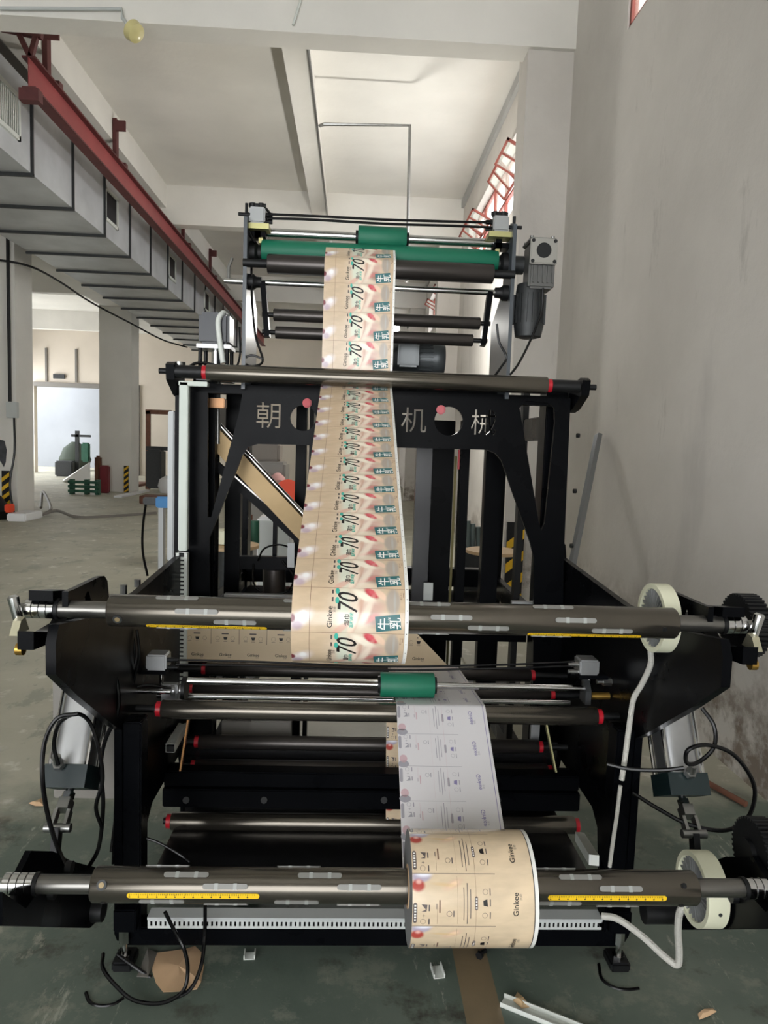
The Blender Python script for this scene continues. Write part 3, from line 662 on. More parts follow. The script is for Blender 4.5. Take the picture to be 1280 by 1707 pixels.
# left servo on four posts, lead screw
sv = P(361, 552, 2.9)
def serv(b): b.bbox(sv + Vector((-.06, -.06, -.06)), sv + Vector((.06, .06, .065)), .012)
S = part('servo_motor', MC, mat('servo_black', (30, 34, 42), .35), serv)
part('mount_plate', S, ALU, lambda b: b.box(sv + Vector((-.065, -.065, -.075)), sv + Vector((.065, .065, -.06))))
part('foot_plate', S, ALU, lambda b: b.box(sv + Vector((-.065, -.065, -.2)), sv + Vector((.065, .065, -.188))))
for i in (-1, 1):
    for j in (-1, 1): part('pillar', S, SATIN, lambda b: b.cyl(sv + Vector((i * .052, j * .052, -.19)), sv + Vector((i * .052, j * .052, -.075)), .008, 10))
part('coupling', S, CHROME, lambda b: b.cyl(sv + Vector((0, 0, -.19)), sv + Vector((0, 0, -.075)), .018, 14))
part('servo_cable', S, PVCW, lambda b: b.tube([P(372, 605, 2.83), P(366, 565, 2.83), P(364, 535, 2.83), P(372, 522, 2.85), P(380, 528, 2.9)], .011, 10))
hose([(312, 615, 2.82), (325, 606, 2.82), (345, 606, 2.82), (372, 612, 2.82)], .006)
part('lead_screw', MC, STEEL, lambda b: b.cyl(P(363, 612, 2.9), P(363, 740, 2.9), .011, 12))
part('guide_rod', MC, SATIN, lambda b: b.cyl(P(353, 612, 2.93), P(353, 760, 2.93), .009, 12))
part('screw_nut_block', MC, mat('bronze_block', (150, 112, 80), .4, .7), lambda b: b.bbox(P(336, 680, 2.88), P(374, 664, 2.82), .003))
# diagonal plated turner bar with its black carrier
a = P(347, 716, 2.92); c = P(535, 915, 2.92)
dg_ = part('turner_bar', MC, GOLD, lambda b: b.bar(a, c, .05, .072, (1, 0, 1)))
dd = (c - a).normalized(); up = Vector((dd.z, 0, -dd.x)); up = up if up.z > 0 else -up
part('turner_rod', dg_, CHROME, lambda b: b.cyl(a + up * .046, c + up * .046, .011, 14))
for k in (-.018, .018): part('end_hole', dg_, SATIN, lambda b: b.cyl(a + up * k - dd * .003, a + up * k + dd * .001, .012, 14))
part('carrier_bar', MC, BLACK, lambda b: b.bar(P(350, 766, 2.93), P(520, 918, 2.93), .04, .032, (1, 0, 1)))
part('bar_clamp', MC, STEEL, lambda b: b.bar(P(352, 765, 2.93) + Vector((0, -.02, 0)), P(358, 771, 2.93) + Vector((0, -.02, 0)), .045, .05, (1, 0, 1)))
# rear frames seen through the portal
def vpost(x0, x1, y0, y1, Y, mt=BLACK, name='frame_post', d=.06):
    a = P(x0, 880, Y); c = P(x1, 880, Y); zz0 = max(P(x0, y1, Y).z, 0); zz1 = P(x0, y0, Y).z; return part(name, MC, mt, lambda b: b.bbox((a.x, Y, zz0), (c.x, Y + d, zz1), .002))
vpost(374, 400, 640, 1500, 3.05); vpost(490, 507, 640, 1500, 3.1); vpost(512, 519, 640, 1400, 3.15, SATIN)
vpost(690, 716, 740, 1450, 3.1, mat('glossy_dark_roller', (34, 34, 38), .25), 'vertical_roller'); vpost(716, 752, 700, 1480, 3.2, BLACK, d=.1)
vpost(763, 778, 700, 1480, 3.1); vpost(805, 833, 650, 1480, 3.05); vpost(862, 872, 650, 1480, 3.3, SATIN)
vpost(753, 757, 760, 1200, 3.3, mat('brass_strip', (150, 140, 96), .4, .6), 'edge_strip', .012)
for X in (XL + .06, XR - .06): part('rear_side_frame', MC, BLACK, lambda b: b.bbox((X - .03, 3.9, 0), (X + .03, 4.02, 1.75)).bbox((X - .03, 2.95, 1.6), (X + .03, 4.0, 1.7)).bbox((X - .03, 2.95, .05), (X + .03, 4.0, .15)).bbox((X - .02, 2.95, .75), (X + .02, 4.0, .85)))
part('rear_tie_beam', MC, BLACK, lambda b: b.bbox((XL + .06, 3.9, .78), (XR - .06, 3.98, .88)))
part('rear_work_deck', MC, BLACK, lambda b: b.box((XL + .1, 3.0, .72), (XR - .1, 3.9, .76)))
part('grey_motor_can', MC, TUBED, lambda b: b.cyl(P(457, 1000, 3.1), P(457, 948, 3.1), .05, 20))
part('clutter_bracket', MC, BLACK, lambda b: b.bbox(P(400, 946, 3.1), P(500, 930, 3.06), .003).bbox(P(455, 930, 3.15), P(462, 870, 3.12), .002))
part('alu_plate', MC, ALUM, lambda b: b.box(P(479, 945, 3.0), P(491, 905, 2.99)))
part('alu_plate', MC, ALUM, lambda b: b.box(P(894, 1000, 2.86), P(922, 930, 2.85)))
hose([(422, 940, 3.05), (424, 975, 3.05), (445, 990, 3.05), (480, 985, 3.05), (488, 960, 3.05), (470, 935, 3.05)], .004)
hose([(430, 935, 3.04), (440, 915, 3.04), (465, 908, 3.04), (490, 915, 3.04)], .004)
part('label_plate', MC, PVC, lambda b: b.box(P(705, 1000, 3.08), P(722, 972, 3.07)))
part('red_clip', MC, RED, lambda b: b.box(P(762, 782, 3.08), P(767, 750, 3.07)))
part('pale_cross_bar', MC, ALU, lambda b: b.bbox(P(375, 1000, 2.83), P(500, 993, 2.8), .002).bbox(P(850, 1012, 2.83), P(925, 1005, 2.8), .002))

# ---- unwinding arms, cylinders and brakes
YU, ZU = 1.68, P(654, 1028, 1.68).z
YB_, ZB = 1.545, P(657, 1477, 1.545).z
for X, s in ((XL, -1), (XR, 1)):
    xa, xb = sorted((X + s * .03, X + s * .085))
    # upper fixed cradle on the plate nose
    c = part('upper_cradle', MC, BLACK, lambda b: b.yz(outline([(29, 1052), (29, 1083)], -.725) + [(1.9, ZU - .1), (1.9, ZU - .02), (1.75, ZU - .028), (1.72, ZU - .045), (1.64, ZU - .045)], min(X + s * .03, X + s * .065), max(X + s * .03, X + s * .065)))
    part('spacer', c, BLACK, lambda b: b.box((min(X, X + s * .03), 1.72, ZU - .1), (max(X, X + s * .03), 1.88, ZU - .04)))
    part('brass_bolt', c, BRASS, lambda b: b.cyl((X + s * .065, outline([(29, 1067)], -.725)[0][0] + .03, ZU - .07), (X + s * .08, outline([(29, 1067)], -.725)[0][0] + .03, ZU - .07), .014, 12))
    part('chuck_guard', c, BLACK, lambda b: b.yz(outline([(88, 985), (120, 983), (120, 1002), (88, 1002)], -.69), xa, xb))
    # fin plate with slot behind the shaft
    xf = X + s * .012
    part('fin_plate', MC, BLACK, lambda b: b.yz(outline([(112, 1012), (112, 986), (125, 981), (166, 961), (173, 960), (178, 968), (181, 1000), (181, 1030), (152, 1030), (150, 1000), (147, 986), (144, 986), (140, 995), (138, 1012)], -.66), min(xf, xf - s * .014), max(xf, xf - s * .014)))
    # shaft locking handle
    part('locking_latch', c, mat('latch_zinc', (200, 196, 170), .35, .8), lambda b: b.yz([(1.6, ZU - .045), (1.66, ZU - .045), (1.64, ZU - .01), (1.62, ZU - .015)], X + s * .087, X + s * .105))
    part('locking_handle', c, CHROME, lambda b: b.lathe((X + s * .098, 1.645, ZU - .05), (s * .22, .0, 1), [(0, .007), (.02, .007), (.03, .011), (.085, .013), (.09, .008)], 16))
    # lower swing arm
    if s > 0: xa, xb = X + .102, X + .157
    a = part('lower_swing_arm', MC, BLACK, lambda b: b.yz(outline([(4, 1487), (4, 1543), (150, 1547), (168, 1530)], -.69) + outline([(172, 1490)], -.69) + [(1.62, ZB - .032), (1.5, ZB - .028)], xa, xb))
    part('arm_lug', a, BLACK, lambda b: b.yz(outline([(157, 1470), (157, 1446), (115, 1435), (85, 1419), (49, 1418), (30, 1456), (34, 1490)], -.74), *((X - .09, X - .075) if s < 0 else (xb - .015, xb))))
    for yy in (1.62, 1.72): part('arm_bolt', a, SATIN, lambda b: b.cyl((xa if s > 0 else xb, yy, ZB - .07), ((xa if s > 0 else xb) - s * .015, yy, ZB - .07), .016, 12))
    part('arm_pivot', a, SATIN, lambda b: b.cyl((X, *outline([(155, 1517)], -.69)[0]), (X + s * (.09 if s < 0 else .16), *outline([(155, 1517)], -.69)[0]), .03, 20))
    # pneumatic cylinder
    xc = X + s * .1
    p0 = Vector((xc, 2.10, .88)); p1 = Vector((xc, 1.955, .625)); d = (p1 - p0).normalized(); p2 = p1 + d * .06; p3 = Vector((xc, 1.84, ZB - .04)); 
    rot = d.to_track_quat('Z', 'X').to_matrix()
    def prof(b):
        n = 40
        poly = [(.052 * math.copysign(abs(math.cos(t)) ** .55, math.cos(t)), .052 * math.copysign(abs(math.sin(t)) ** .55, math.sin(t))) for t in (2 * PI * i / n for i in range(n))]
        b.prism(poly, lambda q, k: (p1 if k else p0 - d * .1) + rot @ Vector((q[1], q[0], 0)))
    cy = part('pneumatic_cylinder', MC, ALU, prof)
    part('cylinder_cap', cy, DKGREEN, lambda b: b.bar(p1, p2, .125, .115, (1, 0, 0)))
    for i in (-1, 1):
        for j in (-1, 1):
            o_ = rot @ Vector((i * .046, j * .046, 0)); part('tie_rod', cy, CHROME, lambda b: b.cyl(p0 + o_ * 1.08, p1 + o_ * 1.08, .006, 8))
    rd = (p3 - p2).normalized()
    part('piston_rod', cy, CHROME, lambda b: b.cyl(p2, p2 + rd * .045, .011, 14).cyl(p2 + rd * .012, p2 + rd * .03, .018, 6))
    cv = part('clevis', cy, STEEL, lambda b: b.bar(p2 + rd * .03, p2 + rd * .06, .042, .03, (1, 0, 0)).bar(p2 + rd * .06 + Vector((.017, 0, 0)), p3 + Vector((.017, 0, 0)), .026, .009, (1, 0, 0)).bar(p2 + rd * .06 + Vector((-.017, 0, 0)), p3 + Vector((-.017, 0, 0)), .026, .009, (1, 0, 0)))
    part('clevis_pin', cy, STEEL, lambda b: b.cyl(p3 + Vector((-.034, 0, .006)), p3 + Vector((.034, 0, .006)), .012, 14))
    part('rod_lug', cy, SATIN, lambda b: b.bar(p3 + Vector((0, 0, .01)), p3 + Vector((0, -.02, -.06)), .03, .018, (1, 0, 0)))
    fx = p1 + Vector((-.015 if s < 0 else .0, -.062, .03))
    part('air_fitting', cy, STEEL, lambda b: b.cyl(fx, fx + Vector((0, -.012, .012)), .016, 6).cyl(fx + Vector((0, -.01, .01)), fx + Vector((0, -.02, .035)), .011, 12))
# magnetic brakes (cream rings with fan blades) behind each shaft's right end
def brake(px, py, Y, r, x0, x1):
    c = P(px, py, Y); n = 40
    br = part('magnetic_brake', MC, CREAM, lambda b: b.lathe((x0, Y, c.z), (1, 0, 0), [(0, r * .86), (0, r), (x1 - x0, r), (x1 - x0, r * .82), (.012, r * .82)], 48, True))
    part('hub', br, IRON, lambda b: b.lathe((x0 + .004, Y, c.z), (1, 0, 0), [(0, r * .3), (.02, r * .34), (.045, r * .34)], 24))
    part('back_disc', br, SATIN, lambda b: b.cyl((x0 + .035, Y, c.z), (x0 + .038, Y, c.z), r * .83, 32))
    def fins(b):
        for k in range(30):
            t = 2 * PI * k / 30
            u = Vector((0, math.cos(t), math.sin(t))); v = Vector((0, -math.sin(t), math.cos(t))); cc = Vector((x0 + .004, Y, c.z))
            b.add([cc + u * r * .3, cc + u * r * .84, cc + u * r * .84 + Vector((.03, 0, 0)) + v * .004, cc + u * r * .3 + Vector((.03, 0, 0)) + v * .004,
                   cc + u * r * .3 + v * .003, cc + u * r * .84 + v * .003, cc + u * r * .84 + Vector((.03, 0, 0)) + v * .007, cc + u * r * .3 + Vector((.03, 0, 0)) + v * .007],
                  [(0,1,2,3),(7,6,5,4),(0,4,5,1),(1,5,6,2),(2,6,7,3),(3,7,4,0)])
    f = part('fan_blades', br, ALUM, fins)
    part('brake_mount', MC, BLACK, lambda b: b.cyl((x1, Y, c.z), (XR - .02, Y, c.z), .03, 16)) if x1 < XR - .02 else None
    part('screw', br, IRON, lambda b: b.cyl((x0 + .03, Y - r - .001, c.z - .01), (x0 + .03, Y - r + .004, c.z - .01), .005, 8))
    return br
brake(1106, 1030, 1.84, .092, .812, .854)
brake(1180, 1481, 1.72, .092, .918, .972)
# gears on the right shaft ends
def gear(Y, Z, x0, x1, r, name='drive_gear'):
    n = 40; poly = []
    for k in range(n):
        for da, rr in ((-.32, r * .93), (-.18, r), (.18, r), (.32, r * .93)):
            t = 2 * PI * (k + da) / n; poly.append((Y + rr * math.cos(t), Z + rr * math.sin(t)))
    return part(name, MC, SATIN, lambda b: b.yz(poly, x0, x1).cyl((x0 - .012, Y, Z), (x0, Y, Z), r * .4, 20), sharp=25)
gear(1.76, ZU - .02, 1.0, 1.05, .082)
gear(1.68, ZB + .01, 1.04, 1.09, .085)
# hoses
hose([(97, 1275, 1.86), (90, 1240, 1.86), (100, 1205, 1.86), (128, 1190, 1.88), (150, 1205, 1.9), (165, 1250, 1.9), (171, 1300, 1.9), (160, 1345, 1.9), (170, 1380, 1.92)], .0055)
hose([(130, 1190, 1.84), (95, 1198, 1.83), (74, 1240, 1.82), (71, 1300, 1.8), (80, 1360, 1.8), (95, 1410, 1.8), (108, 1440, 1.8)], .006)
hose([(148, 1035, 1.95), (168, 1070, 1.95), (185, 1105, 1.95), (197, 1150, 1.95), (195, 1190, 1.95), (175, 1235, 1.95), (168, 1280, 1.95), (172, 1340, 1.95), (165, 1410, 1.95), (148, 1445, 1.95)], .006)
for i, px in enumerate((212, 220, 228)): hose([(px, 1050, 2.1), (px + 4, 1090, 2.1), (px - 4, 1130, 2.1), (px - 14, 1180, 2.1), (px - 18, 1300, 2.1), (px - 24, 1440, 2.1)], .0045)
hose([(285, 1148, 2.18), (245, 1142, 2.15), (215, 1152, 2.12), (204, 1180, 2.1), (206, 1260, 2.08), (195, 1340, 2.05), (185, 1420, 2.0)], .0045)
hose([(236, 1395, 2.05), (265, 1405, 2.05), (300, 1425, 2.05), (316, 1437, 2.04)], .004)
hose([(1140, 1280, 1.86), (1100, 1284, 1.88), (1050, 1282, 1.92), (1012, 1274, 1.95)], .006)
hose([(1170, 1180, 1.9), (1190, 1210, 1.88), (1190, 1245, 1.86), (1165, 1270, 1.86), (1145, 1272, 1.85), (1147, 1250, 1.84), (1180, 1242, 1.84), (1225, 1260, 1.84), (1257, 1310, 1.84), (1248, 1360, 1.84), (1210, 1384, 1.84), (1150, 1375, 1.86), (1100, 1350, 1.9), (1055, 1322, 1.95)], .006)
hose([(275, 1520, 1.93), (290, 1550, 1.93), (306, 1580, 1.92), (313, 1615, 1.88), (305, 1652, 1.85), (270, 1672, 1.83), (225, 1668, 1.84), (195, 1645, 1.86), (172, 1615, 1.9), (172, 1590, 1.95)], .0055)
hose([(342, 1510, 1.93), (341, 1560, 1.93), (335, 1610, 1.88), (316, 1650, 1.85), (280, 1668, 1.84)], .0055)
hose([(195, 1590, 1.97), (225, 1612, 1.96), (252, 1630, 1.94)], .0055)
cable = hose([(1084, 1082, 1.85), (1084, 1108, 1.88), (1070, 1140, 1.92), (1056, 1165, 1.95), (1050, 1200, 1.97), (1042, 1260, 1.97), (1036, 1300, 1.97)], .008, name='brake_cable', mt=CABLE)
hose([(1034, 1310, 1.97), (1028, 1360, 1.97), (1022, 1400, 1.97), (1016, 1445, 1.97)], .006, name='brake_cable', mt=CABLE)
hose([(1003, 1527, 1.96), (1030, 1532, 1.94), (1070, 1560, 1.9), (1105, 1592, 1.86), (1128, 1608, 1.84), (1132, 1590, 1.83), (1130, 1550, 1.8), (1134, 1518, 1.77), (1150, 1508, 1.75)], .01, name='brake_cable', mt=CABLE)
# grey cabinet outside the left plate
part('side_cabinet', MC, GREYP, lambda b: b.bbox((-.93, 2.22, .39), (-.70, 2.6, .98), .004))
part('bolt', MC, STEEL, lambda b: b.cyl(P(206, 990, 2.4), P(206, 975, 2.4), .012, 8))
part('bolt', MC, STEEL, lambda b: b.cyl(P(229, 978, 2.55), P(229, 966, 2.55), .012, 8))

# ------------------------------------------------------------------ air shafts (lift out of the machine)
def airshaft(Y, Z, x0, x1, j0, j1, rot, label, ruler_px):
    T = thing('air_shaft', ((x0 + x1) / 2, Y, Z), label, 'shaft', 'air shafts')
    r = .038
    part('shaft_tube', T, TUBE, lambda b: b.lathe((x0, Y, Z), (1, 0, 0), [(0, .022), (0, r - .003), (.004, r), (x1 - x0 - .004, r), (x1 - x0, r - .003), (x1 - x0, .022)], 48))
    for a, c in ((j0, x0), (x1, j1)):
        part('journal', T, mat('shaft_journal', (120, 118, 114), .3, .9), lambda b: b.cyl((a, Y, Z), (c, Y, Z), .0205, 28))
    def rings(xa, s, k):
        for i in range(k): part('bearing_ring', T, CHROME, lambda b: b.lathe((xa + s * .017 * i, Y, Z), (s, 0, 0), [(0, .021), (.001, .0235), (.015, .0235), (.016, .021)], 28))
        part('seal_ring', T, SATIN, lambda b: b.cyl((xa + s * .017 * k, Y, Z), (xa + s * (.017 * k + .008), Y, Z), .025, 24))
        part('tip', T, STEEL, lambda b: b.cyl((xa, Y, Z), (xa - s * .02, Y, Z), .012, 14))
    rings(j0, 1, 4); rings(j1, -1, 3)
    def wrap(poly, h0, h1):
        def fn(q, k):
            rr = r + (h1 if k else h0); return Vector((q[0], Y - rr * math.cos(q[1]), Z + rr * math.sin(q[1])))
        b = B(); b.prism(poly, fn); return b
    def capsule(xc, tc, hl, hw):
        out = []
        for sx in (1, -1):
            for k in range(7):
                a = -PI / 2 + PI * k / 6
                out.append((xc + sx * (hl - hw) + sx * hw * math.cos(a), tc + sx * hw * math.sin(a) / r))
        return out
    KS = mat('key_strip', (132, 132, 128), .45)
    for row, th in enumerate((rot + 1.05, rot + .42, rot - .55, rot - 1.1, rot + 2.0)):
        xs = x0 + .16 + (.14 if row % 2 else 0) + (.05 if row == 0 else 0)
        while xs < x1 - .08:
            k = obj('expanding_key', wrap(capsule(xs, th, .05, .0055), -.001, .0022), KS, T)
            for dx in (-.02, .022): obj('key_clip', wrap([(xs + dx - .004, th - .16), (xs + dx + .004, th - .16), (xs + dx + .004, th + .16), (xs + dx - .004, th + .16)], 0, .003), mat('key_clip_grey', (160, 162, 160), .5), k)
            xs += .30
    for (xa, xb) in ruler_px:
        th = rot - .12
        k = obj('ruler_strip', wrap(capsule((xa + xb) / 2, th, (xb - xa) / 2, .0062), -.0005, .0006), YEL, T)
        b = B(); nn = int((xb - xa - .012) / .004)
        for i in range(nn):
            xx = xa + .006 + .004 * i; hgt = .09 if i % 5 else .15
            b.add(wrap([(xx - .0005, th + .13), (xx + .0005, th + .13), (xx + .0005, th + .13 - hgt), (xx - .0005, th + .13 - hgt)], .0006, .0008).v, [(0, 1, 2, 3), (4, 5, 6, 7)])
            if i % 5 == 0: b.add(wrap([(xx - .0016, th - .04), (xx + .0016, th - .04), (xx + .0016, th - .11), (xx - .0016, th - .11)], .0006, .0008).v, [(0, 1, 2, 3), (4, 5, 6, 7)])
        obj('ruler_marks', b, INK, k)
    for xx, th, rr in ((x0 + .028, rot + .45, .011), (x0 + .028, rot - .95, .006), (x1 - .04, rot + .6, .006), (x1 - .04, rot - .9, .006)):
        pos = Vector((xx, Y - r * math.cos(th), Z + r * math.sin(th))); nn = Vector((0, -math.cos(th), math.sin(th)))
        sc = part('socket_screw', T, SATIN if rr < .01 else IRON, lambda b: b.cyl(pos - nn * .004, pos + nn * .0015, rr, 16))
        if rr > .01: part('brass_insert', sc, mat('dull_brass', (150, 132, 98), .5, .4), lambda b: b.cyl(pos, pos + nn * .0025, rr * .55, 12).cyl(pos, pos + nn * .003, rr * .25, 10))
    return T
jx = lambda px, Y, py: P(px, py, Y).x
airshaft(YU, ZU, jx(184, YU, 1022), jx(1124, YU, 1035), jx(46, YU, 1018), jx(1240, YU, 1038), -.78, 'upper steel air shaft lying across the machine, carrying the narrow printed roll', [(jx(248, YU, 1046), jx(447, YU, 1046)), (jx(875, YU, 1055), jx(1062, YU, 1058))])
airshaft(YB_, ZB, jx(157, YB_, 1475), jx(1157, YB_, 1479), jx(8, YB_, 1472), jx(1278, YB_, 1468), .08, 'lower steel air shaft nearest the camera with yellow ruler strips', [(jx(220, YB_, 1478), jx(436, YB_, 1478)), (jx(906, YB_, 1478), jx(1100, YB_, 1478))])

# ------------------------------------------------------------------ printed film
REP = .106
def film_mat(name, basec, blobs, margin=None, rough=.22, detail=None):
    m = bpy.data.materials.new(name); m.use_nodes = True; nt = m.node_tree; N = nt.nodes; L = nt.links; b = N['Principled BSDF']
    b.inputs['Roughness'].default_value = rough; b.inputs['Coat Weight'].default_value = .25; b.inputs['Coat Roughness'].default_value = .08
    uv = N.new('ShaderNodeUVMap'); sp = N.new('ShaderNodeSeparateXYZ'); L.new(uv.outputs[0], sp.inputs[0])
    fr = N.new('ShaderNodeMath'); fr.operation = 'FRACT'; L.new(sp.outputs[1], fr.inputs[0])
    cb = N.new('ShaderNodeCombineXYZ'); L.new(sp.outputs[0], cb.inputs[0]); L.new(fr.outputs[0], cb.inputs[1])
    nz = N.new('ShaderNodeTexNoise'); nz.inputs['Scale'].default_value = 6; nz.inputs['Detail'].default_value = 3; L.new(cb.outputs[0], nz.inputs['Vector'])
    def mix(f, a, c):
        n = N.new('ShaderNodeMix'); n.data_type = 'RGBA'; L.new(f, n.inputs[0])
        for i, q in ((6, a), (7, c)):
            if isinstance(q, tuple): n.inputs[i].default_value = (*lin(q), 1)
            else: L.new(q, n.inputs[i])
        return n.outputs[2]
    mr = N.new('ShaderNodeMapRange'); mr.inputs[1].default_value = .3; mr.inputs[2].default_value = .7; L.new(nz.outputs['Fac'], mr.inputs[0])
    c = mix(mr.outputs[0], basec, tuple(min(255, int(q * 1.06)) for q in basec))
    for (u, v, ru, rv, rot, soft, col, amt) in blobs:
        mp = N.new('ShaderNodeMapping'); mp.vector_type = 'TEXTURE'
        mp.inputs['Location'].default_value = (u, v, 0); mp.inputs['Rotation'].default_value = (0, 0, rot); mp.inputs['Scale'].default_value = (ru, rv, 1)
        L.new(cb.outputs[0], mp.inputs['Vector'])
        ln = N.new('ShaderNodeVectorMath'); ln.operation = 'LENGTH'; L.new(mp.outputs[0], ln.inputs[0])
        r = N.new('ShaderNodeMapRange'); r.interpolation_type = 'SMOOTHSTEP'
        r.inputs[1].default_value = 1 + soft; r.inputs[2].default_value = 1 - soft; r.inputs[3].default_value = 0; r.inputs[4].default_value = amt
        L.new(ln.outputs['Value'], r.inputs[0]); c = mix(r.outputs[0], c, col)
    if margin:
        g = N.new('ShaderNodeMath'); g.operation = 'GREATER_THAN'; g.inputs[1].default_value = margin; L.new(sp.outputs[0], g.inputs[0]); c = mix(g.outputs[0], c, (236, 236, 232))
    L.new(c, b.inputs['Base Color']); return m
FA = film_mat('film_face_print', (200, 178, 150), [
    (.07, .72, .075, .2, .3, .6, (236, 228, 230), .9), (.10, .62, .03, .08, 0, .5, (250, 250, 250), .8), (.05, .85, .045, .1, 0, .5, (176, 150, 170), .7), (.005, .7, .028, .09, 0, .35, (120, 52, 62), 1),
    (.56, .5, .2, .6, 0, .7, (240, 226, 210), .75), (.44, .5, .05, .5, 0, .6, (214, 224, 206), .8), (.56, .6, .03, .42, .12, .4, (206, 160, 138), .75), (.53, .7, .035, .3, .1, .4, (246, 226, 206), .9), (.42, .9, .04, .14, .4, .4, (222, 168, 152), .7),
    (.62, .2, .05, .18, -.5, .4, (250, 240, 222), .9), (.68, .12, .045, .13, -.35, .3, (202, 62, 78), .95), (.69, .1, .03, .08, -.35, .6, (226, 110, 118), .6), (.76, .15, .035, .14, -.3, .35, (238, 204, 180), .9),
    (.70, .45, .09, .14, .2, .7, (206, 160, 150), .7), (.72, .72, .10, .16, -.4, .7, (146, 96, 84), .75), (.66, .7, .04, .14, .5, .5, (220, 130, 128), .6), (.64, .55, .03, .3, .15, .6, (246, 232, 214), .8),
    (.865, .3, .06, .3, 0, .25, (172, 162, 152), .9), (.88, .3, .01, .22, 0, .8, (180, 178, 174), .8)], .968)
FB = film_mat('film_back_print', (208, 188, 160), [
    (.07, .06, .075, .1, .2, .3, (176, 168, 188), .95), (.09, .0, .06, .06, 0, .6, (240, 240, 250), .9), (.045, .22, .052, .11, 0, .3, (176, 62, 56), .95), (.05, .15, .02, .04, 0, .7, (236, 190, 180), .8),
    (.32, .2, .05, .12, .5, .5, (222, 182, 160), .5), (.325, .19, .025, .06, .5, .5, (238, 206, 172), .9), (.25, .2, .08, .03, .2, .8, (214, 184, 138), .7), (.88, .4, .1, .4, .4, .8, (238, 214, 180), .5)], .965)
FBACK = mat('film_white_back', (214, 212, 214), .3)
FEDGE = mat('film_roll_side', (122, 122, 122), .5, noise=.06, nscale=3)
TEAL = mat('ink_teal', (44, 104, 108), .35); MINT = mat('ink_mint', (70, 178, 160), .4); BROWN = mat('ink_brown', (112, 82, 66), .45); WHT = mat('ink_white', (240, 240, 236), .4)
GREYI = mat('ink_grey', (92, 82, 80), .45); LILAC = mat('ink_showthrough', (134, 128, 168), .4); PALE = mat('ink_showthrough_grey', (158, 156, 164), .4); PINKP = mat('ink_showthrough_pink', (200, 172, 178), .4)
class Pat:                                    # flat artwork in (u metres across, w metres up within one repeat)
    def __init__(s): s.d = {}
    def poly(s, mt, pts): s.raw(mt, pts, [tuple(range(len(pts)))])
    def raw(s, mt, vs, fs): s.d.setdefault(mt.name, (mt, []))[1].append((vs, fs))
    def rect(s, mt, u, w_, du, dw, rot=0):
        ca, sa = math.cos(rot), math.sin(rot)
        s.poly(mt, [(u + x * ca - y * sa, w_ + x * sa + y * ca) for x, y in ((-du/2, -dw/2), (du/2, -dw/2), (du/2, dw/2), (-du/2, dw/2))])
    def ell(s, mt, u, w_, ru, rw, n=16): s.poly(mt, [(u + ru * math.cos(2*PI*i/n), w_ + rw * math.sin(2*PI*i/n)) for i in range(n)])
    def pill(s, mt, u, w_, wd, ln):
        r = wd / 2; pts = []
        for sg in (1, -1):
            for k in range(7):
                a = PI * k / 6; pts.append((u + sg * r * math.cos(a), w_ + sg * (ln / 2 - r) + sg * r * math.sin(a)))
        s.poly(mt, pts)
    def ringp(s, mt, u, w_, r, t, n=16):
        vs = [(u + q * math.cos(2*PI*i/n), w_ + q * math.sin(2*PI*i/n)) for q in (r, r - t) for i in range(n)]
        s.raw(mt, vs, [(i, (i+1) % n, n + (i+1) % n, n + i) for i in range(n)])
    def text(s, mt, body, u, w_, length, rot=PI/2, bold=0, shear=0, wid=1.0):
        vs, fs, tw, th = text_mesh(body, bold, shear); k = length / tw; ca, sa = math.cos(rot), math.sin(rot)
        s.raw(mt, [(u + x * k * ca - y * k * wid * sa, w_ + x * k * sa + y * k * wid * ca) for x, y in vs], fs)
    def mapped(s, fn, reps, step=.007):
        """fn(u, s, layer) -> Vector ; yields (material, builder) with every repeat mapped on"""
        for li, (mt, items) in enumerate(s.d.values()):
            bm = bmesh.new()
            for vs, fs in items:
                bv = [bm.verts.new((u, w_, 0)) for u, w_ in vs]
                for f in fs:
                    try: bm.faces.new([bv[i] for i in f])
                    except ValueError: pass
            w0 = min(v.co.y for v in bm.verts); w1 = max(v.co.y for v in bm.verts); q = w0 + step
            while q < w1:
                bmesh.ops.bisect_plane(bm, geom=bm.verts[:] + bm.edges[:] + bm.faces[:], plane_co=(0, q, 0), plane_no=(0, 1, 0)); q += step
            bm.verts.index_update(); cv = [v.co.copy() for v in bm.verts]; cf = [tuple(v.index for v in f.verts) for f in bm.faces]; bm.free()
            b = B()
            for s0, sdir, slo, shi in reps:
                pts = [(c.x, s0 + sdir * c.y) for c in cv]
                ok = [slo <= p[1] <= shi for p in pts]
                b.add([fn(p[0], p[1], li) if o else (0, 0, 0) for p, o in zip(pts, ok)], [])
                k = len(b.v) - len(pts)
                b.f += [tuple(i + k for i in f) for f in cf if all(ok[i] for i in f)]
            used = sorted({i for f in b.f for i in f}); idx = {o: n for n, o in enumerate(used)}
            b.v = [b.v[i] for i in used]; b.f = [tuple(idx[i] for i in f) for f in b.f]
            if b.f: yield mt, b
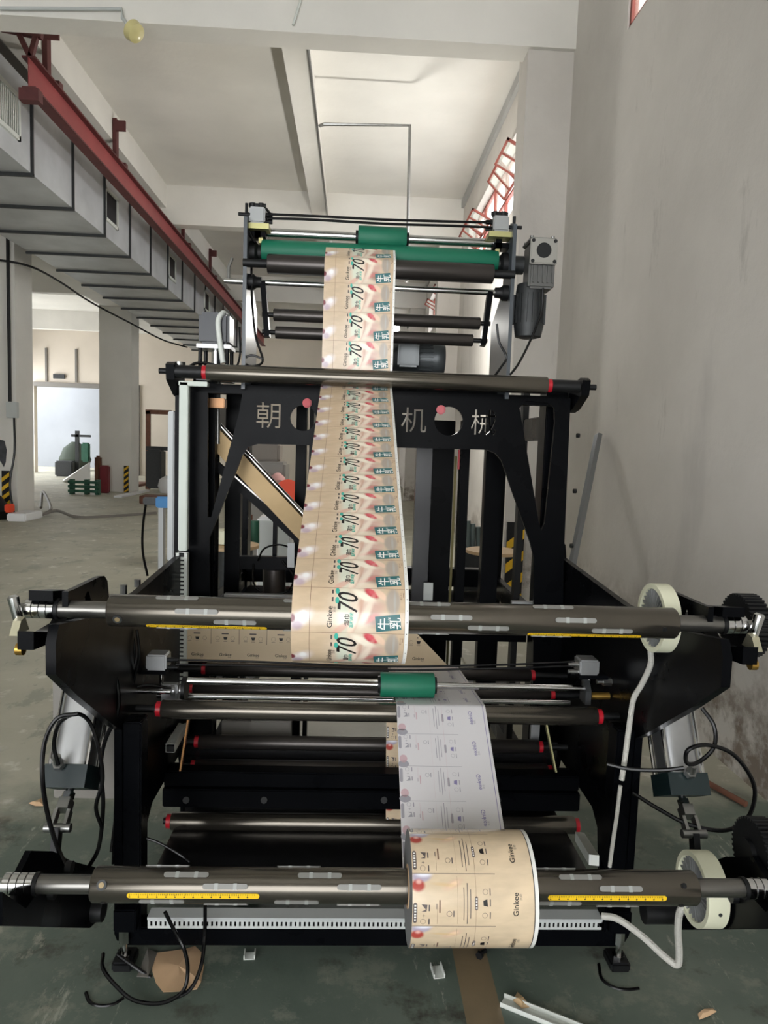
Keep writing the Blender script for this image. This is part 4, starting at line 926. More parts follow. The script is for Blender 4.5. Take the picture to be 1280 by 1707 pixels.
def patA(W):
    p = Pat(); U = lambda u: u * W; V = lambda v: -v * REP          # v measured downwards from the cell's top line
    p.rect(BROWN, U(.484), V(0), U(.968), .0007); p.rect(BROWN, U(.155), V(.5), .0008, REP)
    p.rect(BROWN, U(.968), V(.5), .0005, REP)
    p.text(INK, 'Ginkee', U(.325), V(.66), REP * .46, bold=.012)
    p.text(GREYI, '京奇', U(.365), V(.5), REP * .12)
    for v in (.08, .3): p.ell(MINT, U(.385), V(v), U(.017), REP * .075)
    for v in (.10, .28): p.rect(GREYI, U(.345), V(v), .004, REP * .1)
    p.text(INK, '70', U(.475), V(.33), REP * .46, bold=.006, shear=.3, wid=1.35)
    p.text(INK, '湿巾', U(.47), V(.72), REP * .24, bold=.015); p.text(MINT, '温和亲肤', U(.51), V(.72), REP * .34, bold=.02)
    p.rect(TEAL, U(.825), V(.77), U(.215), REP * .33, .12)
    p.text(WHT, '牛', U(.785), V(.79), REP * .24, bold=.01); p.text(WHT, '乳', U(.885), V(.77), REP * .24, bold=.01); p.text(WHT, '山羊', U(.835), V(.7), REP * .12)
    p.text(BROWN, '婴儿手口', U(.935), V(.18), REP * .16); p.rect(BROWN, U(.955), V(.15), .0012, REP * .1)
    for v in (.0, .25, .5, .75): p.rect(GREYI, U(.985), V(v), .002, .002)
    return p
def patB(W, ink=(INK, GREYI, BROWN)):
    p = Pat(); U = lambda u: u * W; V = lambda v: -v * REP; I, G, R_ = ink
    p.rect(G, U(.33), V(0), U(.66), .0011)
    p.pill(G, U(.022), V(.73), .0085, REP * .4)
    if I is INK:
        for k in range(6): p.rect(WHT, U(.022), V(.59 + .055 * k), .004, REP * .03)
    p.poly(G, [(U(.07), V(.56)), (U(.105), V(.66)), (U(.07), V(.70)), (U(.11), V(.70)), (U(.118), V(.57))])
    p.rect(G, U(.09), V(.78), .001, .006); p.rect(G, U(.09), V(.78), .006, .001); p.ringp(G, U(.085), V(.9), .006, .0008)
    for v in (.63, .9): p.rect(G, U(.132), V(v), .003, REP * .12)
    p.rect(R_, U(.215), V(.6), .003, REP * .24); p.rect(G, U(.19), V(.6), .0012, REP * .1); p.rect(R_, U(.195), V(.75), .0005, REP * .4)
    p.ringp(G, U(.29), V(.74), .006, .001); p.rect(G, U(.325), V(.74), .0025, REP * .12)
    for u, l in ((.405, .62), (.432, .78), (.458, .55)): p.rect(G, U(u), V(.56), .0017, REP * l)
    p.rect(R_, U(.355), V(.5), .0003, REP * .9); p.rect(R_, U(.50), V(.5), .0005, REP)
    p.pill(G, U(.503), V(.54), .0062, REP * .26)
    if I is INK:
        for k in range(4): p.rect(WHT, U(.503), V(.46 + .055 * k), .003, REP * .03)
    p.ringp(G, U(.575), V(.33), .0058, .0008); p.ringp(G, U(.57), V(.77), .0058, .0008)
    p.poly(I, [(U(.555), V(.49)), (U(.588), V(.46)), (U(.592), V(.60)), (U(.558), V(.58))])
    for v in (.33, .53, .77): p.rect(G, U(.612), V(v), .0022, REP * .13)
    p.text(I, 'Ginkee', U(.815), V(.56), REP * .44, bold=.012); p.text(G, '京奇', U(.855), V(.42), REP * .12)
    p.rect(I, U(.966), V(.5), .0018, REP)
    return p
class Path:                                   # film centre line in the YZ plane
    def __init__(s, pts, side):
        s.p = [Vector(p) for p in pts]; s.c = [0]
        for a, b in zip(s.p, s.p[1:]): s.c.append(s.c[-1] + (b - a).length)
        s.side = side; s.nrm = []
        for i in range(len(s.p)):
            d = (s.p[min(i+1, len(s.p)-1)] - s.p[max(i-1, 0)]).normalized(); s.nrm.append(Vector((-d.y, d.x)) * side)
    def at(s, t):
        import bisect
        i = min(max(bisect.bisect_right(s.c, t) - 1, 0), len(s.p) - 2); k = (t - s.c[i]) / max(1e-9, s.c[i+1] - s.c[i])
        return s.p[i].lerp(s.p[i+1], k), s.nrm[i].lerp(s.nrm[i+1], k).normalized()
def arc(cy, cz, r, a0, a1, n=20): return [(cy + r * math.cos(a0 + (a1 - a0) * i / n), cz + r * math.sin(a0 + (a1 - a0) * i / n)) for i in range(n + 1)]
def film_sheet(name, path, x0, x1, mt, parent, phase, s0=0, s1=None, mt_back=None, th=.0003):
    s1 = path.c[-1] if s1 is None else s1
    ss = [s0] + [c for c in path.c if s0 < c < s1] + [s1]
    full = []
    for a, b_ in zip(ss, ss[1:]):
        k = max(1, int((b_ - a) / .03)); full += [a + (b_ - a) * i / k for i in range(k)]
    full.append(s1); nu = 6; verts = []; uvs = []
    for t in full:
        p, n = path.at(t)
        for i in range(nu + 1): verts.append(Vector((x0 + (x1 - x0) * i / nu, p.x, p.y))); uvs.append((i / nu, (t - phase) / REP))
    back = []
    for t in full:
        p, n = path.at(t)
        for i in range(nu + 1): q = p - n * th; back.append(Vector((x0 + (x1 - x0) * i / nu, q.x, q.y)))
    m_ = nu + 1; F = [(r * m_ + i, r * m_ + i + 1, (r+1) * m_ + i + 1, (r+1) * m_ + i) for r in range(len(full) - 1) for i in range(nu)]
    K = len(verts); b = B(); b.v = verts + back; b.f = F + [tuple(K + i for i in f[::-1]) for f in F]
    o = obj(name, b, [mt, mt_back or mt], parent, fix=False); uvl = o.data.uv_layers.new(name='UVMap'); uu = uvs + uvs
    for l in o.data.loops: uvl.data[l.index].uv = uu[l.vertex_index]
    for i, pg in enumerate(o.data.polygons): pg.material_index = 0 if i < len(F) else 1
    return o
def tangent(c0, r0, s0, c1, r1, s1):
    """line from circle 0 to circle 1; s = +1/-1 which side of the travel direction the circle's contact normal points (left = +1)"""
    c0 = Vector(c0); c1 = Vector(c1); D_ = c1 - c0; L = D_.length; u = D_ / L; v = Vector((-u.y, u.x))
    k = (s1 * r1 - s0 * r0) / L; k = max(-1, min(1, k)); co = math.sqrt(1 - k * k)
    n = v * co - u * k                                            # left normal of the line direction
    # signed offsets: contact = c + n * s * r
    n = (v * co + u * (-k))
    return c0 + n * s0 * r0, c1 + n * s1 * r1
def ang(c, p): return math.atan2(p.y - c[1], p.x - c[0])

# upper roll and its web
WA = .265; xc = .003; xa0, xa1 = xc - WA / 2, xc + WA / 2
RU = .112
film = thing('printed_film_roll', (xc, YU, ZU), 'beige printed film wound on the upper shaft with its web rising to the top rollers', 'film roll')

def unwrap(a, ref, up):
    while up > 0 and a < ref - 1e-9: a += 2 * PI
    while up < 0 and a > ref + 1e-9: a -= 2 * PI
    return a
def build_path(nodes, a_start, a_end=None, tail=None):
    """nodes = [(centre, radius, s)]; s = +1 cylinder on the right (film wraps clockwise), -1 on the left (counter-clockwise)"""
    cont = [tangent(nodes[i][0], nodes[i][1], nodes[i][2], nodes[i+1][0], nodes[i+1][1], nodes[i+1][2]) for i in range(len(nodes) - 1)]
    pts = []; marks = []; ln = 0
    for i, (c, r, s) in enumerate(nodes):
        up = -s
        a0 = a_start if i == 0 else ang(c, cont[i-1][1])
        if i < len(nodes) - 1: a1 = unwrap(ang(c, cont[i][0]), a0, up)
        else: a1 = a0 + up * a_end
        if abs(a1 - a0) > 1.9 * PI and 0 < i < len(nodes) - 1: a1 = a0
        n = max(2, int(abs(a1 - a0) / .12)); ap = arc(c[0], c[1], r, a0, a1, n); marks.append((len(pts), a0, a1)); pts += ap
    if tail: pts += tail
    return pts, marks
def roll_body(name, x0, x1, Y, Z, r, parent, core=.046):
    o = part(name, parent, FEDGE, lambda b: b.lathe((x0, Y, Z), (1, 0, 0), [(0, core), (0, r - .0012), (x1 - x0, r - .0012), (x1 - x0, core)], 72, True))
    part('paper_core', o, CARD, lambda b: b.lathe((x0 - .002, Y, Z), (1, 0, 0), [(0, .0405), (0, core), (x1 - x0 + .004, core), (x1 - x0 + .004, .0405)], 40, True))
    return o
cU = (YU, ZU); cP = (YR, zpr); cG = (gy, gz); cL = (2.745, zq)
pts, mk = build_path([(cG, .0432, -1), (cL, .037, -1), (cP, .033, 1), (cU, RU, -1)], -.4, 5.6)
PA = Path(pts, -1)
sline = next(PA.c[i] for i in range(len(pts)) if i >= mk[3][0] and PA.p[i].x < YU and PA.p[i].y < ZU + RU * .0)
film_sheet('film_web', PA, xa0, xa1, FA, film, sline)
roll_body('wound_film', xa0, xa1, YU, ZU, RU, film)
def onpath(PT, x0, sgn=1, base_off=.00025):
    def fn(u, s, layer):
        p, n = PT.at(s); q = p + n * sgn * (base_off + .00012 * layer); return Vector((x0 + u, q.x, q.y))
    return fn
k0 = -int(sline / REP) - 1; k1 = int((PA.c[-1] - sline) / REP) + 1
for mt, b in patA(WA).mapped(onpath(PA, xa0), [(sline + k * REP, -1, 0.001, PA.c[-1] - .001) for k in range(k0, k1)]):
    obj('print', b, mt, film, fix=False)['kind'] = 'stuff'

# lower roll and its web
WB = .275; xcb = .292; xb0, xb1 = xcb - WB / 2, xcb + WB / 2; RB = .122
film2 = thing('printed_film_roll', (xcb, YB_, ZB), 'fat cream printed film roll on the lower shaft, white web climbing away behind it', 'film roll')
cB = (YB_, ZB)
nodes = [(cB, RB, -1), ((Y1, z1), .0295, 1), ((Y2, z2), .0255, 1), ((2.6, z4), .0275, -1), ((2.56, z5), .0265, -1), ((Y6, z6), .0295, -1)]
c01 = tangent(*nodes[0], *nodes[1]); al = ang(cB, c01[0])
pts, mk = build_path(nodes, al - 2 * PI + .12, 1.0)
PB = Path(pts, -1)
sl = next(PB.c[i] for i in range(len(pts)) if PB.p[i].x < YB_ - .02 and PB.p[i].y < ZB - .006)
film_sheet('film_web', PB, xb0, xb1, FB, film2, sl, mt_back=FBACK)
roll_body('wound_film', xb0, xb1, YB_, ZB, RB, film2)
k0 = -int(sl / REP) - 1; k1 = int((PB.c[-1] - sl) / REP) + 2
allr = [(sl + k * REP, -1, .001, PB.c[-1] - .001) for k in range(k0, k1)]
for mt, b in patB(WB).mapped(onpath(PB, xb0), allr): obj('print', b, mt, film2, fix=False)['kind'] = 'stuff'
sA = PB.c[mk[1][0]] - .9; sA = PB.c[mk[1][0] - 1] + .002; sZ = PB.c[mk[2][0] + 3]
for mt, b in patB(WB, (LILAC, PALE, PINKP)).mapped(onpath(PB, xb0, -1, .0006), [(r[0], -1, sA, sZ) for r in allr]): obj('show_through_print', b, mt, film2, fix=False)['kind'] = 'stuff'
for c_, ru, rw, v in ((PINKP, .011, .013, .22), (PALE, .016, .011, .06)):
    q = Pat(); q.ell(c_, .014, -v * REP, ru, rw)
    for mt, b in q.mapped(onpath(PB, xb0, -1, .0005), [(r[0], -1, sA, sZ) for r in allr]): obj('show_through_print', b, mt, film2, fix=False)['kind'] = 'stuff'

# film band running across behind the rollers, folded off at 45 degrees
YF = 2.675
bl = P(303, 1106, YF); brt = P(748, 1108, YF); zb_ = (bl.z + brt.z) / 2; zt_ = zb_ + .25
band = thing('printed_film_band', ((bl.x + brt.x) / 2, YF, zb_), 'horizontal beige film band printed with a row of upright panels behind the upper shaft', 'film')
part('film_web', band, mat('film_band_beige', (206, 186, 156), .35), lambda b: b.xz([(bl.x, zb_), (brt.x, zb_), (brt.x - .25, zt_), (bl.x, zt_)], YF, YF + .0006))
pp = Pat(); 
x = bl.x + .004
pan = []
while x < brt.x - .05:
    pan.append(x); x += REP
q = Pat(); q.text(INK, 'Ginkee', .055, .018, .046, 0, bold=.012); q.text(GREYI, '京奇', .07, .008, .012, 0); q.pill(GREYI, .05, .1, .005, .005); q.rect(GREYI, .053, .1, .026, .005)
q.ringp(GREYI, .025, .082, .008, .0008); q.ringp(GREYI, .082, .082, .008, .0008); q.poly(INK, [(.046, .087), (.062, .087), (.059, .076), (.049, .076)]); q.rect(GREYI, .054, .07, .014, .0016); q.rect(GREYI, .025, .07, .014, .0016); q.rect(GREYI, .082, .07, .014, .0016)
q.rect(INK, 0, .145, .0014, .17)
for mt, items in q.d.values():
    b = B()
    for x in pan:
        for vs_, fs_ in items: b.add([Vector((x + u, YF - .0004, zb_ + .012 + w_)) for u, w_ in vs_], fs_)
    lim = brt.x
    keep = [f for f in b.f if all(b.v[i].x + (b.v[i].z - zb_) < lim - .004 for i in f)]
    used = sorted({i for f in keep for i in f}); idx = {o: n_ for n_, o in enumerate(used)}; b.v = [b.v[i] for i in used]; b.f = [tuple(idx[i] for i in f) for f in keep]
    if b.f: obj('print', b, mt, band, fix=False)['kind'] = 'stuff'

# ------------------------------------------------------------------ loose things on the floor and the wall
a = Vector((1.88, 5.42, 1.70)); c = PZ(0, 0) if False else Vector((1.46, 4.9, 0.0))
alu = thing('aluminium_profile', c, 'ribbed aluminium profile leaning against the right wall', 'metal profile')
dv = (a - c).normalized(); nv = dv.cross(Vector((0, 1, 0))).normalized(); sv_ = dv.cross(nv)
GREYALU = mat('mill_aluminium', (142, 144, 146), .4, .8)
part('profile_web', alu, GREYALU, lambda b: b.bar(c, a, .075, .012, nv))
for k in range(6):
    o_ = sv_ * (-.0345 + .0138 * k) + nv * .011
    part('rib', alu, GREYALU, lambda b: b.bar(c + o_, a + o_, .005, .014, nv)); part('rib', alu, GREYALU, lambda b: b.bar(c - nv * .011 + sv_ * (-.0345 + .0138 * k), a - nv * .011 + sv_ * (-.0345 + .0138 * k), .005, .014, nv)) if k in (0, 5) else None
def offcut(px, py, ang_, ln, wd, label):
    p = PZ(px, py); R = Matrix.Rotation(ang_, 3, 'Z'); o = p
    t = tag(obj('duct_offcut', B().box(o + Vector((-wd/2, -ln/2, .0)), o + Vector((wd/2, ln/2, .002)), R, o).box(o + Vector((-wd/2, -ln/2, 0)), o + Vector((-wd/2 + .003, ln/2, .014)), R, o).box(o + Vector((wd/2 - .003, -ln/2, 0)), o + Vector((wd/2, ln/2, .014)), R, o), PVCW), label, 'plastic scrap', 'white duct offcuts on the floor')
offcut(416, 1594, .05, .03, .034, 'small white plastic duct offcut on the floor under the machine, left one')
offcut(729, 1621, .12, .05, .034, 'small white plastic duct offcut on the floor beside the fat film roll')
offcut(925, 1706, 1.05, .30, .04, 'long white plastic duct offcut lying at the bottom edge of the photo')
def sheet(name, pts, label, mt, cat, h=.012):
    n_ = len(pts); vs_ = [PZ(*p) + Vector((0, 0, .003 + h * random.random())) for p in pts]; cen = sum(vs_, Vector()) / n_ + Vector((0, 0, h))
    b = B(); mid = [cen.lerp(v, .5) + Vector((0, 0, h * (random.random() - .2))) for v in vs_]
    V = [cen] + mid + vs_; V += [v - Vector((0, 0, .002)) for v in vs_]
    F = [(0, 1 + i, 1 + (i+1) % n_) for i in range(n_)] + [(1 + i, 1 + n_ + i, 1 + n_ + (i+1) % n_, 1 + (i+1) % n_) for i in range(n_)] + [(1 + n_ + i, 1 + 2*n_ + i, 1 + 2*n_ + (i+1) % n_, 1 + n_ + (i+1) % n_) for i in range(n_)] + [tuple(range(1 + 2*n_, 1 + 3*n_))]
    b.add(V, F); return tag(obj(name, b, mt, sharp=20), label, cat)
sheet('kraft_paper_piece', [(253, 1605), (262, 1590), (290, 1588), (310, 1583), (325, 1580), (336, 1590), (340, 1612), (335, 1640), (328, 1650), (300, 1655), (272, 1655), (260, 1640), (254, 1622)], 'torn brown kraft paper lying under the looped hoses', CARD, 'paper scrap', .006)
sheet('clear_film_scrap', [(228, 1630), (246, 1585), (262, 1590), (256, 1610), (246, 1632)], 'small grey plastic film scrap beside the brown paper', GREYP, 'plastic scrap', .006)
sheet('cardboard_scrap', [(1163, 1694), (1170, 1687), (1188, 1684), (1194, 1690), (1180, 1697), (1165, 1702)], 'small tan cardboard scrap on the floor at lower right', CARD, 'paper scrap', .008)
sheet('wooden_scrap', [(855, 1672), (862, 1656), (872, 1668), (884, 1680), (870, 1684)], 'little tan wedge of card at the end of the long white offcut', WOOD, 'paper scrap', .008)
sheet('leaf_scrap', [(48, 1342), (62, 1338), (70, 1334), (72, 1345), (58, 1346)], 'pale dry scrap on the floor left of the machine', CARD, 'paper scrap', .008)
tag(obj('hex_bolt', B().cyl(PZ(800, 1596) + Vector((0, 0, .012)), PZ(804, 1590) + Vector((.01, 0, .012)), .006, 8).cyl(PZ(800, 1597) + Vector((0, 0, .012)), PZ(798, 1600) + Vector((0, 0, .012)), .012, 6), SATIN), 'dropped black bolt on the brown floor strip', 'bolt')
tag(obj('steel_rod', B().cyl(PZ(1190, 1325) + Vector((0, .1, .02)), PZ(1243, 1346) + Vector((0, 0, .015)), .014, 10), RUST), 'short rusty rod lying on the floor by the right wall', 'rod')
tag(obj('floor_cable_ring', B().tube([PZ(998, 1608), PZ(1003, 1632), PZ(1022, 1646), PZ(1045, 1650), PZ(1065, 1648)], .005, 8), RUBBER), 'curved black cable end on the floor at the right foot', 'cable')
tag(obj('floor_cable_ring', B().tube([PZ(143, 1655), PZ(150, 1671), PZ(168, 1677), PZ(190, 1674), PZ(206, 1664)], .005, 8), RUBBER), 'curved black cable end on the floor at the left foot', 'cable')

# ------------------------------------------------------------------ background things
def hazard(x, y, w_, h, label, ax='x', z0=0.0):
    t = thing('column_guard', (x, y, z0), label, 'column guard')
    if ax == 'x':
        part('board', t, SATIN, lambda b: b.box((x - w_/2, y - .03, z0), (x + w_/2, y, z0 + h)))
        z = z0 - w_ * .5
        while z < z0 + h - w_ * .9:
            za = max(z, z0); part('yellow_stripe', t, STRIPEY, lambda b: b.xz([(x - w_/2, z + w_*.1 if z > z0 else z0), (x + w_/2, z + w_*.9), (x + w_/2, z + w_*1.45), (x - w_/2, z + w_*.65)], y - .034, y - .03)); z += w_ * 1.25
    return t
hazard(-6.53, 13.64, .14, .86, 'black and yellow striped guard on the near left column')
hazard(-6.47, 20.54, .13, .76, 'black and yellow striped guard on the far left column')
hazard(1.6, 6.82, .17, .86, 'black and yellow striped guard on the right wall column behind the machine')
# conduits and box on the near left column
bx = thing('switch_box', (-6.33, 13.66, 1.9), 'grey switch box with pipe on the near left column', 'switch box')
part('box', bx, PVC, lambda b: b.bbox((-6.5, 13.6, 1.85), (-6.3, 13.7, 2.15), .01))
part('pipe', bx, DARK, lambda b: b.cyl((-6.45, 13.66, 2.15), (-6.45, 13.66, 5.2), .03, 8))
part('cable', bx, RUBBER, lambda b: b.tube([(-6.35, 13.6, 1.85), (-6.33, 13.55, 1.2), (-6.4, 13.5, .6), (-6.3, 13.45, .05)], .02, 8))
sc_ = bpy.data.objects['wall_column_left_1']; SOOT = mat('soot', (74, 76, 80), .95, noise=.3, nscale=9)
part('soot_stain', sc_, SOOT, lambda b: b.xz([(-6.84, 1.42), (-6.76, 1.46), (-6.58, 1.42), (-6.54, 1.25), (-6.56, 1.02), (-6.6, .92), (-6.64, 1.0), (-6.7, 1.08), (-6.76, 1.1), (-6.8, 1.25)], 13.697, 13.7))
tag(obj('white_bench', B().bbox(PZ(15, 868) + Vector((0, -.1, 0)), PZ(60, 866) + Vector((0, .3, .14)), .02), WHITE), 'low white box on the floor at the foot of the near left column', 'box')
tag(obj('dark_bag', B().lathe(Vector((-6.55, 13.2, 0)), (0, 0, 1), [(0, .3), (.15, .32), (.3, .2), (.42, .12)], 10), SATIN), 'dark sack slumped at the foot of the near left column', 'bag')
tag(obj('orange_box', B().bbox(PZ(18, 866) + Vector((0, -.25, .15)), PZ(30, 866) + Vector((0, -.1, .3)), .02), ORANGE), 'small orange box on the low white box', 'box')
tag(obj('air_hose_heap', B().tube([PZ(60, 850) + Vector((.1, 0, .05)), PZ(72, 842) + Vector((0, 0, .3)), PZ(85, 856) + Vector((0, 0, .1)), PZ(70, 862) + Vector((0, 0, .05)), PZ(95, 860) + Vector((0, 0, .1)), PZ(130, 864) + Vector((0, 0, .02)), PZ(190, 862) + Vector((0, 0, .02)), PZ(260, 857) + Vector((0, 0, .02))], .03, 6), GREYP), 'grey hose trailing across the floor from the near left column', 'hose')
# far doorway
struct('door_1', B().box((-9.1, 29.9, 0), (-8.9, 30.35, 3.6)).box((-13.2, 29.9, 3.55), (-8.9, 30.35, 3.72)), GREYP)
tag(obj('door_sign', B().box(P(90, 631, 30) , P(107, 624, 29.9)), IRON), 'small dark sign above the far doorway', 'sign')
for px in (75, 125): tag(obj('panel_joint', B().box((P(px, 580, 29.95).x, 29.93, 3.75), (P(px, 580, 29.95).x + .08, 30, 5.1)), GREYP), 'dark vertical strip on the far wall above the doorway, %s' % ('left one' if px == 75 else 'right one'), 'wall strip')
gr = thing('green_pallet', PZ(140, 823), 'low green metal rack on the floor in front of the far doorway', 'rack')
g0 = PZ(113, 824); g1_ = PZ(160, 826)
for k in range(3): part('rail', gr, GRN, lambda b: b.box((g0.x, g0.y, .06 + .12 * k), (g1_.x, g0.y + .1, .13 + .12 * k)))
for xx in (g0.x, (g0.x + g1_.x) / 2, g1_.x - .1): part('post', gr, GRN, lambda b: b.box((xx, g0.y + .1, 0), (xx + .1, g0.y + .25, .4)))
tp = thing('tarpaulin', PZ(135, 810), 'pale blue-white sheet draped into a slanted tent by the doorway', 'sheet')
part('sheet', tp, WHITE, lambda b: b.add([P(105, 802, 24), P(150, 770, 24), P(151, 800, 24), P(150, 770, 25.5), P(105, 800, 25.5)], [(0, 2, 1), (0, 1, 3, 4)]))
rb = thing('red_extinguisher_stand', PZ(176, 812), 'dark red cabinet standing by the far left column', 'cabinet')
part('body', rb, mat('dull_red', (120, 34, 44), .5), lambda b: b.bbox((P(170, 810, 20.2).x, 20, 0), (P(184, 810, 20.2).x, 20.2, P(177, 776, 20).z), .03))
part('top', rb, RUST, lambda b: b.bbox((P(161, 808, 20.4).x, 20.2, 0), (P(171, 808, 20.4).x, 20.4, P(165, 760, 20).z), .05))
hp = thing('dark_machine', PZ(110, 790), 'low dark machine standing in the far doorway', 'machine')
part('body', hp, IRON, lambda b: b.bbox((P(98, 789, 28).x, 27.6, 0), (P(128, 789, 28).x, 28, P(110, 768, 28).z), .05)); part('arm', hp, IRON, lambda b: b.box(P(127, 785, 28), P(131, 718, 27.9)).box(P(120, 728, 28), P(150, 725, 27.9)))
part('green_housing', hp, GRN, lambda b: b.bbox(P(138, 770, 28), P(148, 738, 27.8), .05))
tag(obj('dark_shrub', B().lathe(Vector((-12.7, 33, 0)), (0, 0, 1), [(0, .5), (.5, .7), (1.0, .5), (1.3, .15)], 9), mat('leaf_dark', (44, 54, 44), .8)), 'dark bush outside the far doorway', 'bush')
fr = thing('tall_steel_frame', PZ(250, 818), 'tall rusty steel frame machine by the back wall left of the big machine', 'machine')
part('post', fr, RUST, lambda b: b.box(P(244, 815, 22), P(250, 685, 21.9))); part('top_bar', fr, RUST, lambda b: b.box(P(244, 690, 22), P(285, 684, 21.9)))
part('body', fr, IRON, lambda b: b.bbox(P(252, 812, 22.2), P(268, 750, 21.6), .05)); part('shelf', fr, IRON, lambda b: b.box(P(246, 750, 22), P(282, 745, 21.8)))
tag(obj('white_sack', B().lathe(Vector((P(279, 812, 20.8).x, 20.8, 0)), (0, 0, 1), [(0, .2), (.2, .27), (.4, .22), (.5, .05)], 10), WHITE), 'white sack beside the tall rusty frame', 'sack')
tag(obj('white_sheet', B().box(PZ(203, 830), PZ(234, 820) + Vector((0, .2, .05))), WHITE), 'flat white board lying on the floor in the aisle', 'board')
tag(obj('rust_box', B().bbox((P(242, 828, 17.5).x, 17, 0), (P(286, 820, 17.5).x, 17.5, .2), .02), RUST), 'low rust brown beam end on the floor behind the blue vice', 'beam')
tag(obj('floor_boards', B().box(PZ(195, 812), PZ(250, 808) + Vector((0, .3, .08))), RUST), 'stack of brown boards on the floor by the far column', 'boards')
vc = thing('bench_vice', PZ(270, 890), 'blue and black vice on a steel post left of the machine', 'vice')
vp = P(268, 838, 6.4)
part('jaw', vc, BLUE, lambda b: b.bbox(P(264, 845, 6.4), P(281, 829, 6.3), .01)); part('slide', vc, IRON, lambda b: b.bbox(P(242, 840, 6.42), P(266, 830, 6.34), .01))
part('post', vc, ALUM, lambda b: b.box((P(266, 840, 6.4).x, 6.36, 0), (P(274, 840, 6.4).x, 6.44, P(270, 845, 6.4).z)))
part('wheel', vc, SATIN, lambda b: b.cyl((P(270, 840, 6.4).x - .02, 6.4, .04), (P(270, 840, 6.4).x + .04, 6.4, .04), .04, 14))
part('cable', vc, RUBBER, lambda b: b.tube([P(243, 840, 6.4), P(238, 880, 6.4), P(238, 920, 6.4), P(246, 960, 6.4)], .012, 6))
# work tables with plywood discs, clutter behind the portal
def disc_table(px, py, Y, r, label):
    c_ = P(px, py, Y); t = thing('disc_table', (c_.x, c_.y, 0), label, 'turntable')
    part('plywood_disc', t, WOOD, lambda b: b.cyl(c_ - Vector((0, 0, .02)), c_, r, 40)); part('pedestal', t, IRON, lambda b: b.cyl((c_.x, c_.y, 0), (c_.x, c_.y, c_.z - .02), .06, 16)); part('base_plate', t, IRON, lambda b: b.cyl((c_.x, c_.y, 0), (c_.x, c_.y, .03), .22, 20))
    return t
disc_table(380, 907, 4.6, .2, 'round plywood turntable seen through the left of the portal')
disc_table(822, 917, 4.6, .18, 'round plywood turntable seen through the right of the portal')
tag(obj('cream_reel', B().lathe(P(378, 905, 4.6), (0, 0, 1), [(0, .03), (0, .08), (.085, .08), (.085, .03)], 28, True), CREAM), 'cream plastic reel standing on the left plywood turntable', 'reel')
gm = thing('green_motor', P(412, 905, 5.0) * 1, 'green cast motor housing behind the left turntable', 'motor'); gm.location.z = 0
part('housing', gm, GRN, lambda b: b.bbox(P(401, 905, 5.1), P(418, 866, 4.95), .02)); part('side_housing', gm, GRN, lambda b: b.cyl(P(424, 905, 5.0), P(424, 868, 5.0), .035, 16)); part('stand', gm, IRON, lambda b: b.box((P(403, 905, 5.1).x, 4.97, 0), (P(424, 905, 5.1).x, 5.05, P(410, 905, 5.0).z))); part('cap', gm, RUST, lambda b: b.cyl(P(414, 866, 5.0), P(414, 858, 5.0), .03, 12))
st = thing('orange_disc_stand', (P(488, 825, 6.5).x, 6.5, 0), 'orange guard disc on a steel stand behind the machine', 'guard')
part('disc', st, ORANGE, lambda b: b.cyl(P(480, 822, 6.5), P(480, 822, 6.47), .125, 28)); part('stand', st, IRON, lambda b: b.box((P(484, 822, 6.5).x - .02, 6.5, 0), (P(484, 822, 6.5).x + .02, 6.55, P(484, 822, 6.5).z)))
bm_ = thing('bagging_machine', (P(450, 800, 9).x, 9, 0), 'grey cluttered machine with pink rags in the background behind the portal', 'machine')
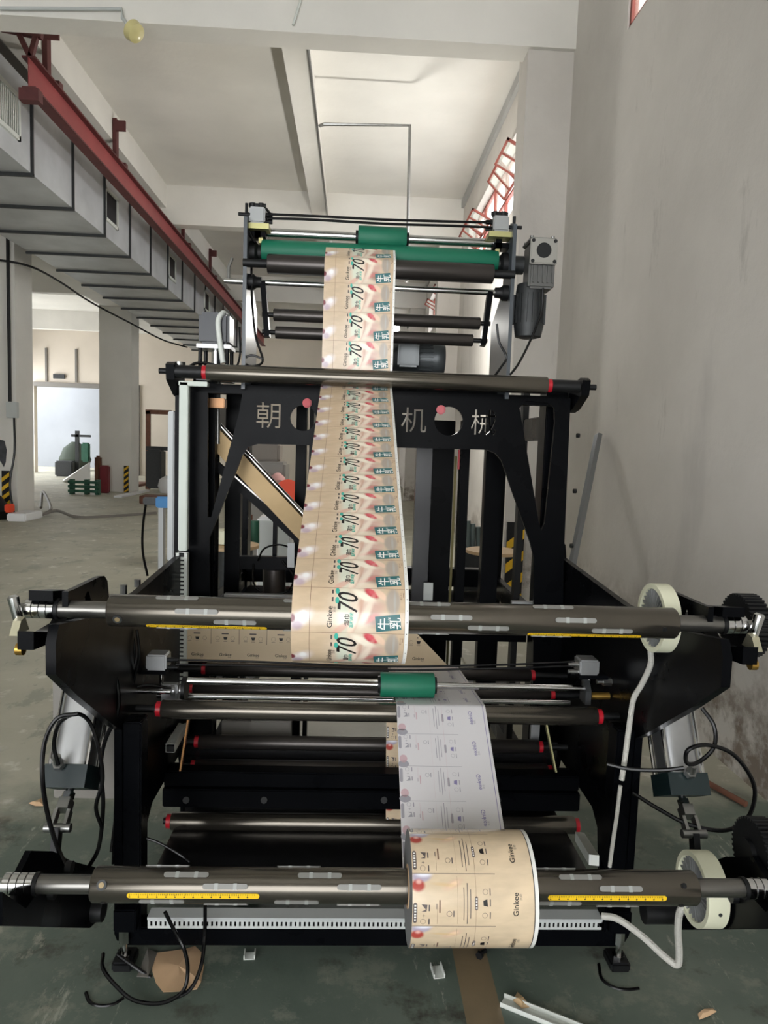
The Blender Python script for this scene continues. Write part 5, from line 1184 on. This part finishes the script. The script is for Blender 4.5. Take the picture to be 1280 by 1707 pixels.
part('cabinet', bm_, GREYP, lambda b: b.bbox((P(410, 800, 9).x, 9, 0), (P(475, 800, 9).x, 9.6, P(440, 770, 9).z), .03)); part('upper_cabinet', bm_, mat('taupe', (120, 112, 104), .6), lambda b: b.bbox((P(418, 800, 9.2).x, 9.2, P(440, 770, 9).z), (P(465, 800, 9.2).x, 9.6, P(440, 738, 9).z), .03))
for i in range(8):
    v = P(430 + 6.5 * i, 808 + 12 * math.sin(i * 2.1), 8.8); part('rag', bm_, mat('pink_rag', (196, 150, 146), .9) if i % 2 else mat('grey_rag', (150, 146, 142), .9), lambda b: b.lathe(v - Vector((0, 0, .08)), (0, .3, 1), [(0, .02), (.04, .1), (.1, .09), (.15, .03)], 9))
wc = thing('white_cabinet', (P(455, 890, 5.6).x, 5.6, 0), 'white box cabinet behind the turner bar', 'cabinet')
part('body', wc, WHITE, lambda b: b.bbox((P(428, 890, 5.6).x, 5.6, 0), (P(486, 890, 5.6).x, 5.9, P(450, 862, 5.6).z), .02)); part('door', wc, PVC, lambda b: b.bbox((P(431, 890, 5.6).x, 5.585, .05), (P(483, 890, 5.6).x, 5.6, P(450, 868, 5.6).z), .004))
kt = thing('dosing_unit', (P(790, 880, 5.2).x, 5.2, 0), 'grey dosing unit with upright bottles behind the right posts', 'machine')
part('table', kt, IRON, lambda b: b.bbox((P(770, 915, 5.2).x, 5.1, .3), (P(812, 915, 5.2).x, 5.4, P(790, 915, 5.2).z), .01))
for i, px in enumerate((780, 788, 797)): part('cylinder', kt, mat('grey_green', (84, 96, 94), .4), lambda b: b.cyl(P(px, 912, 5.2), P(px, 868 + 5 * i, 5.2), .02, 12))
part('leg', kt, IRON, lambda b: b.box((P(772, 915, 5.2).x, 5.15, 0), (P(776, 915, 5.2).x, 5.2, .3))); part('leg', kt, IRON, lambda b: b.box((P(806, 915, 5.2).x, 5.15, 0), (P(810, 915, 5.2).x, 5.2, .3)))
# sagging cable across the left aisle
tag(obj('hanging_cable', B().tube([Vector((-7.2, 13.6, 4.75)), P(40, 441, 13.6), P(100, 470, 15), P(150, 503, 16.5), P(220, 540, 18), P(270, 566, 19), P(312, 579, 20)], .02, 6), SATIN), 'thin black cable sagging from the near left column across the aisle', 'cable')
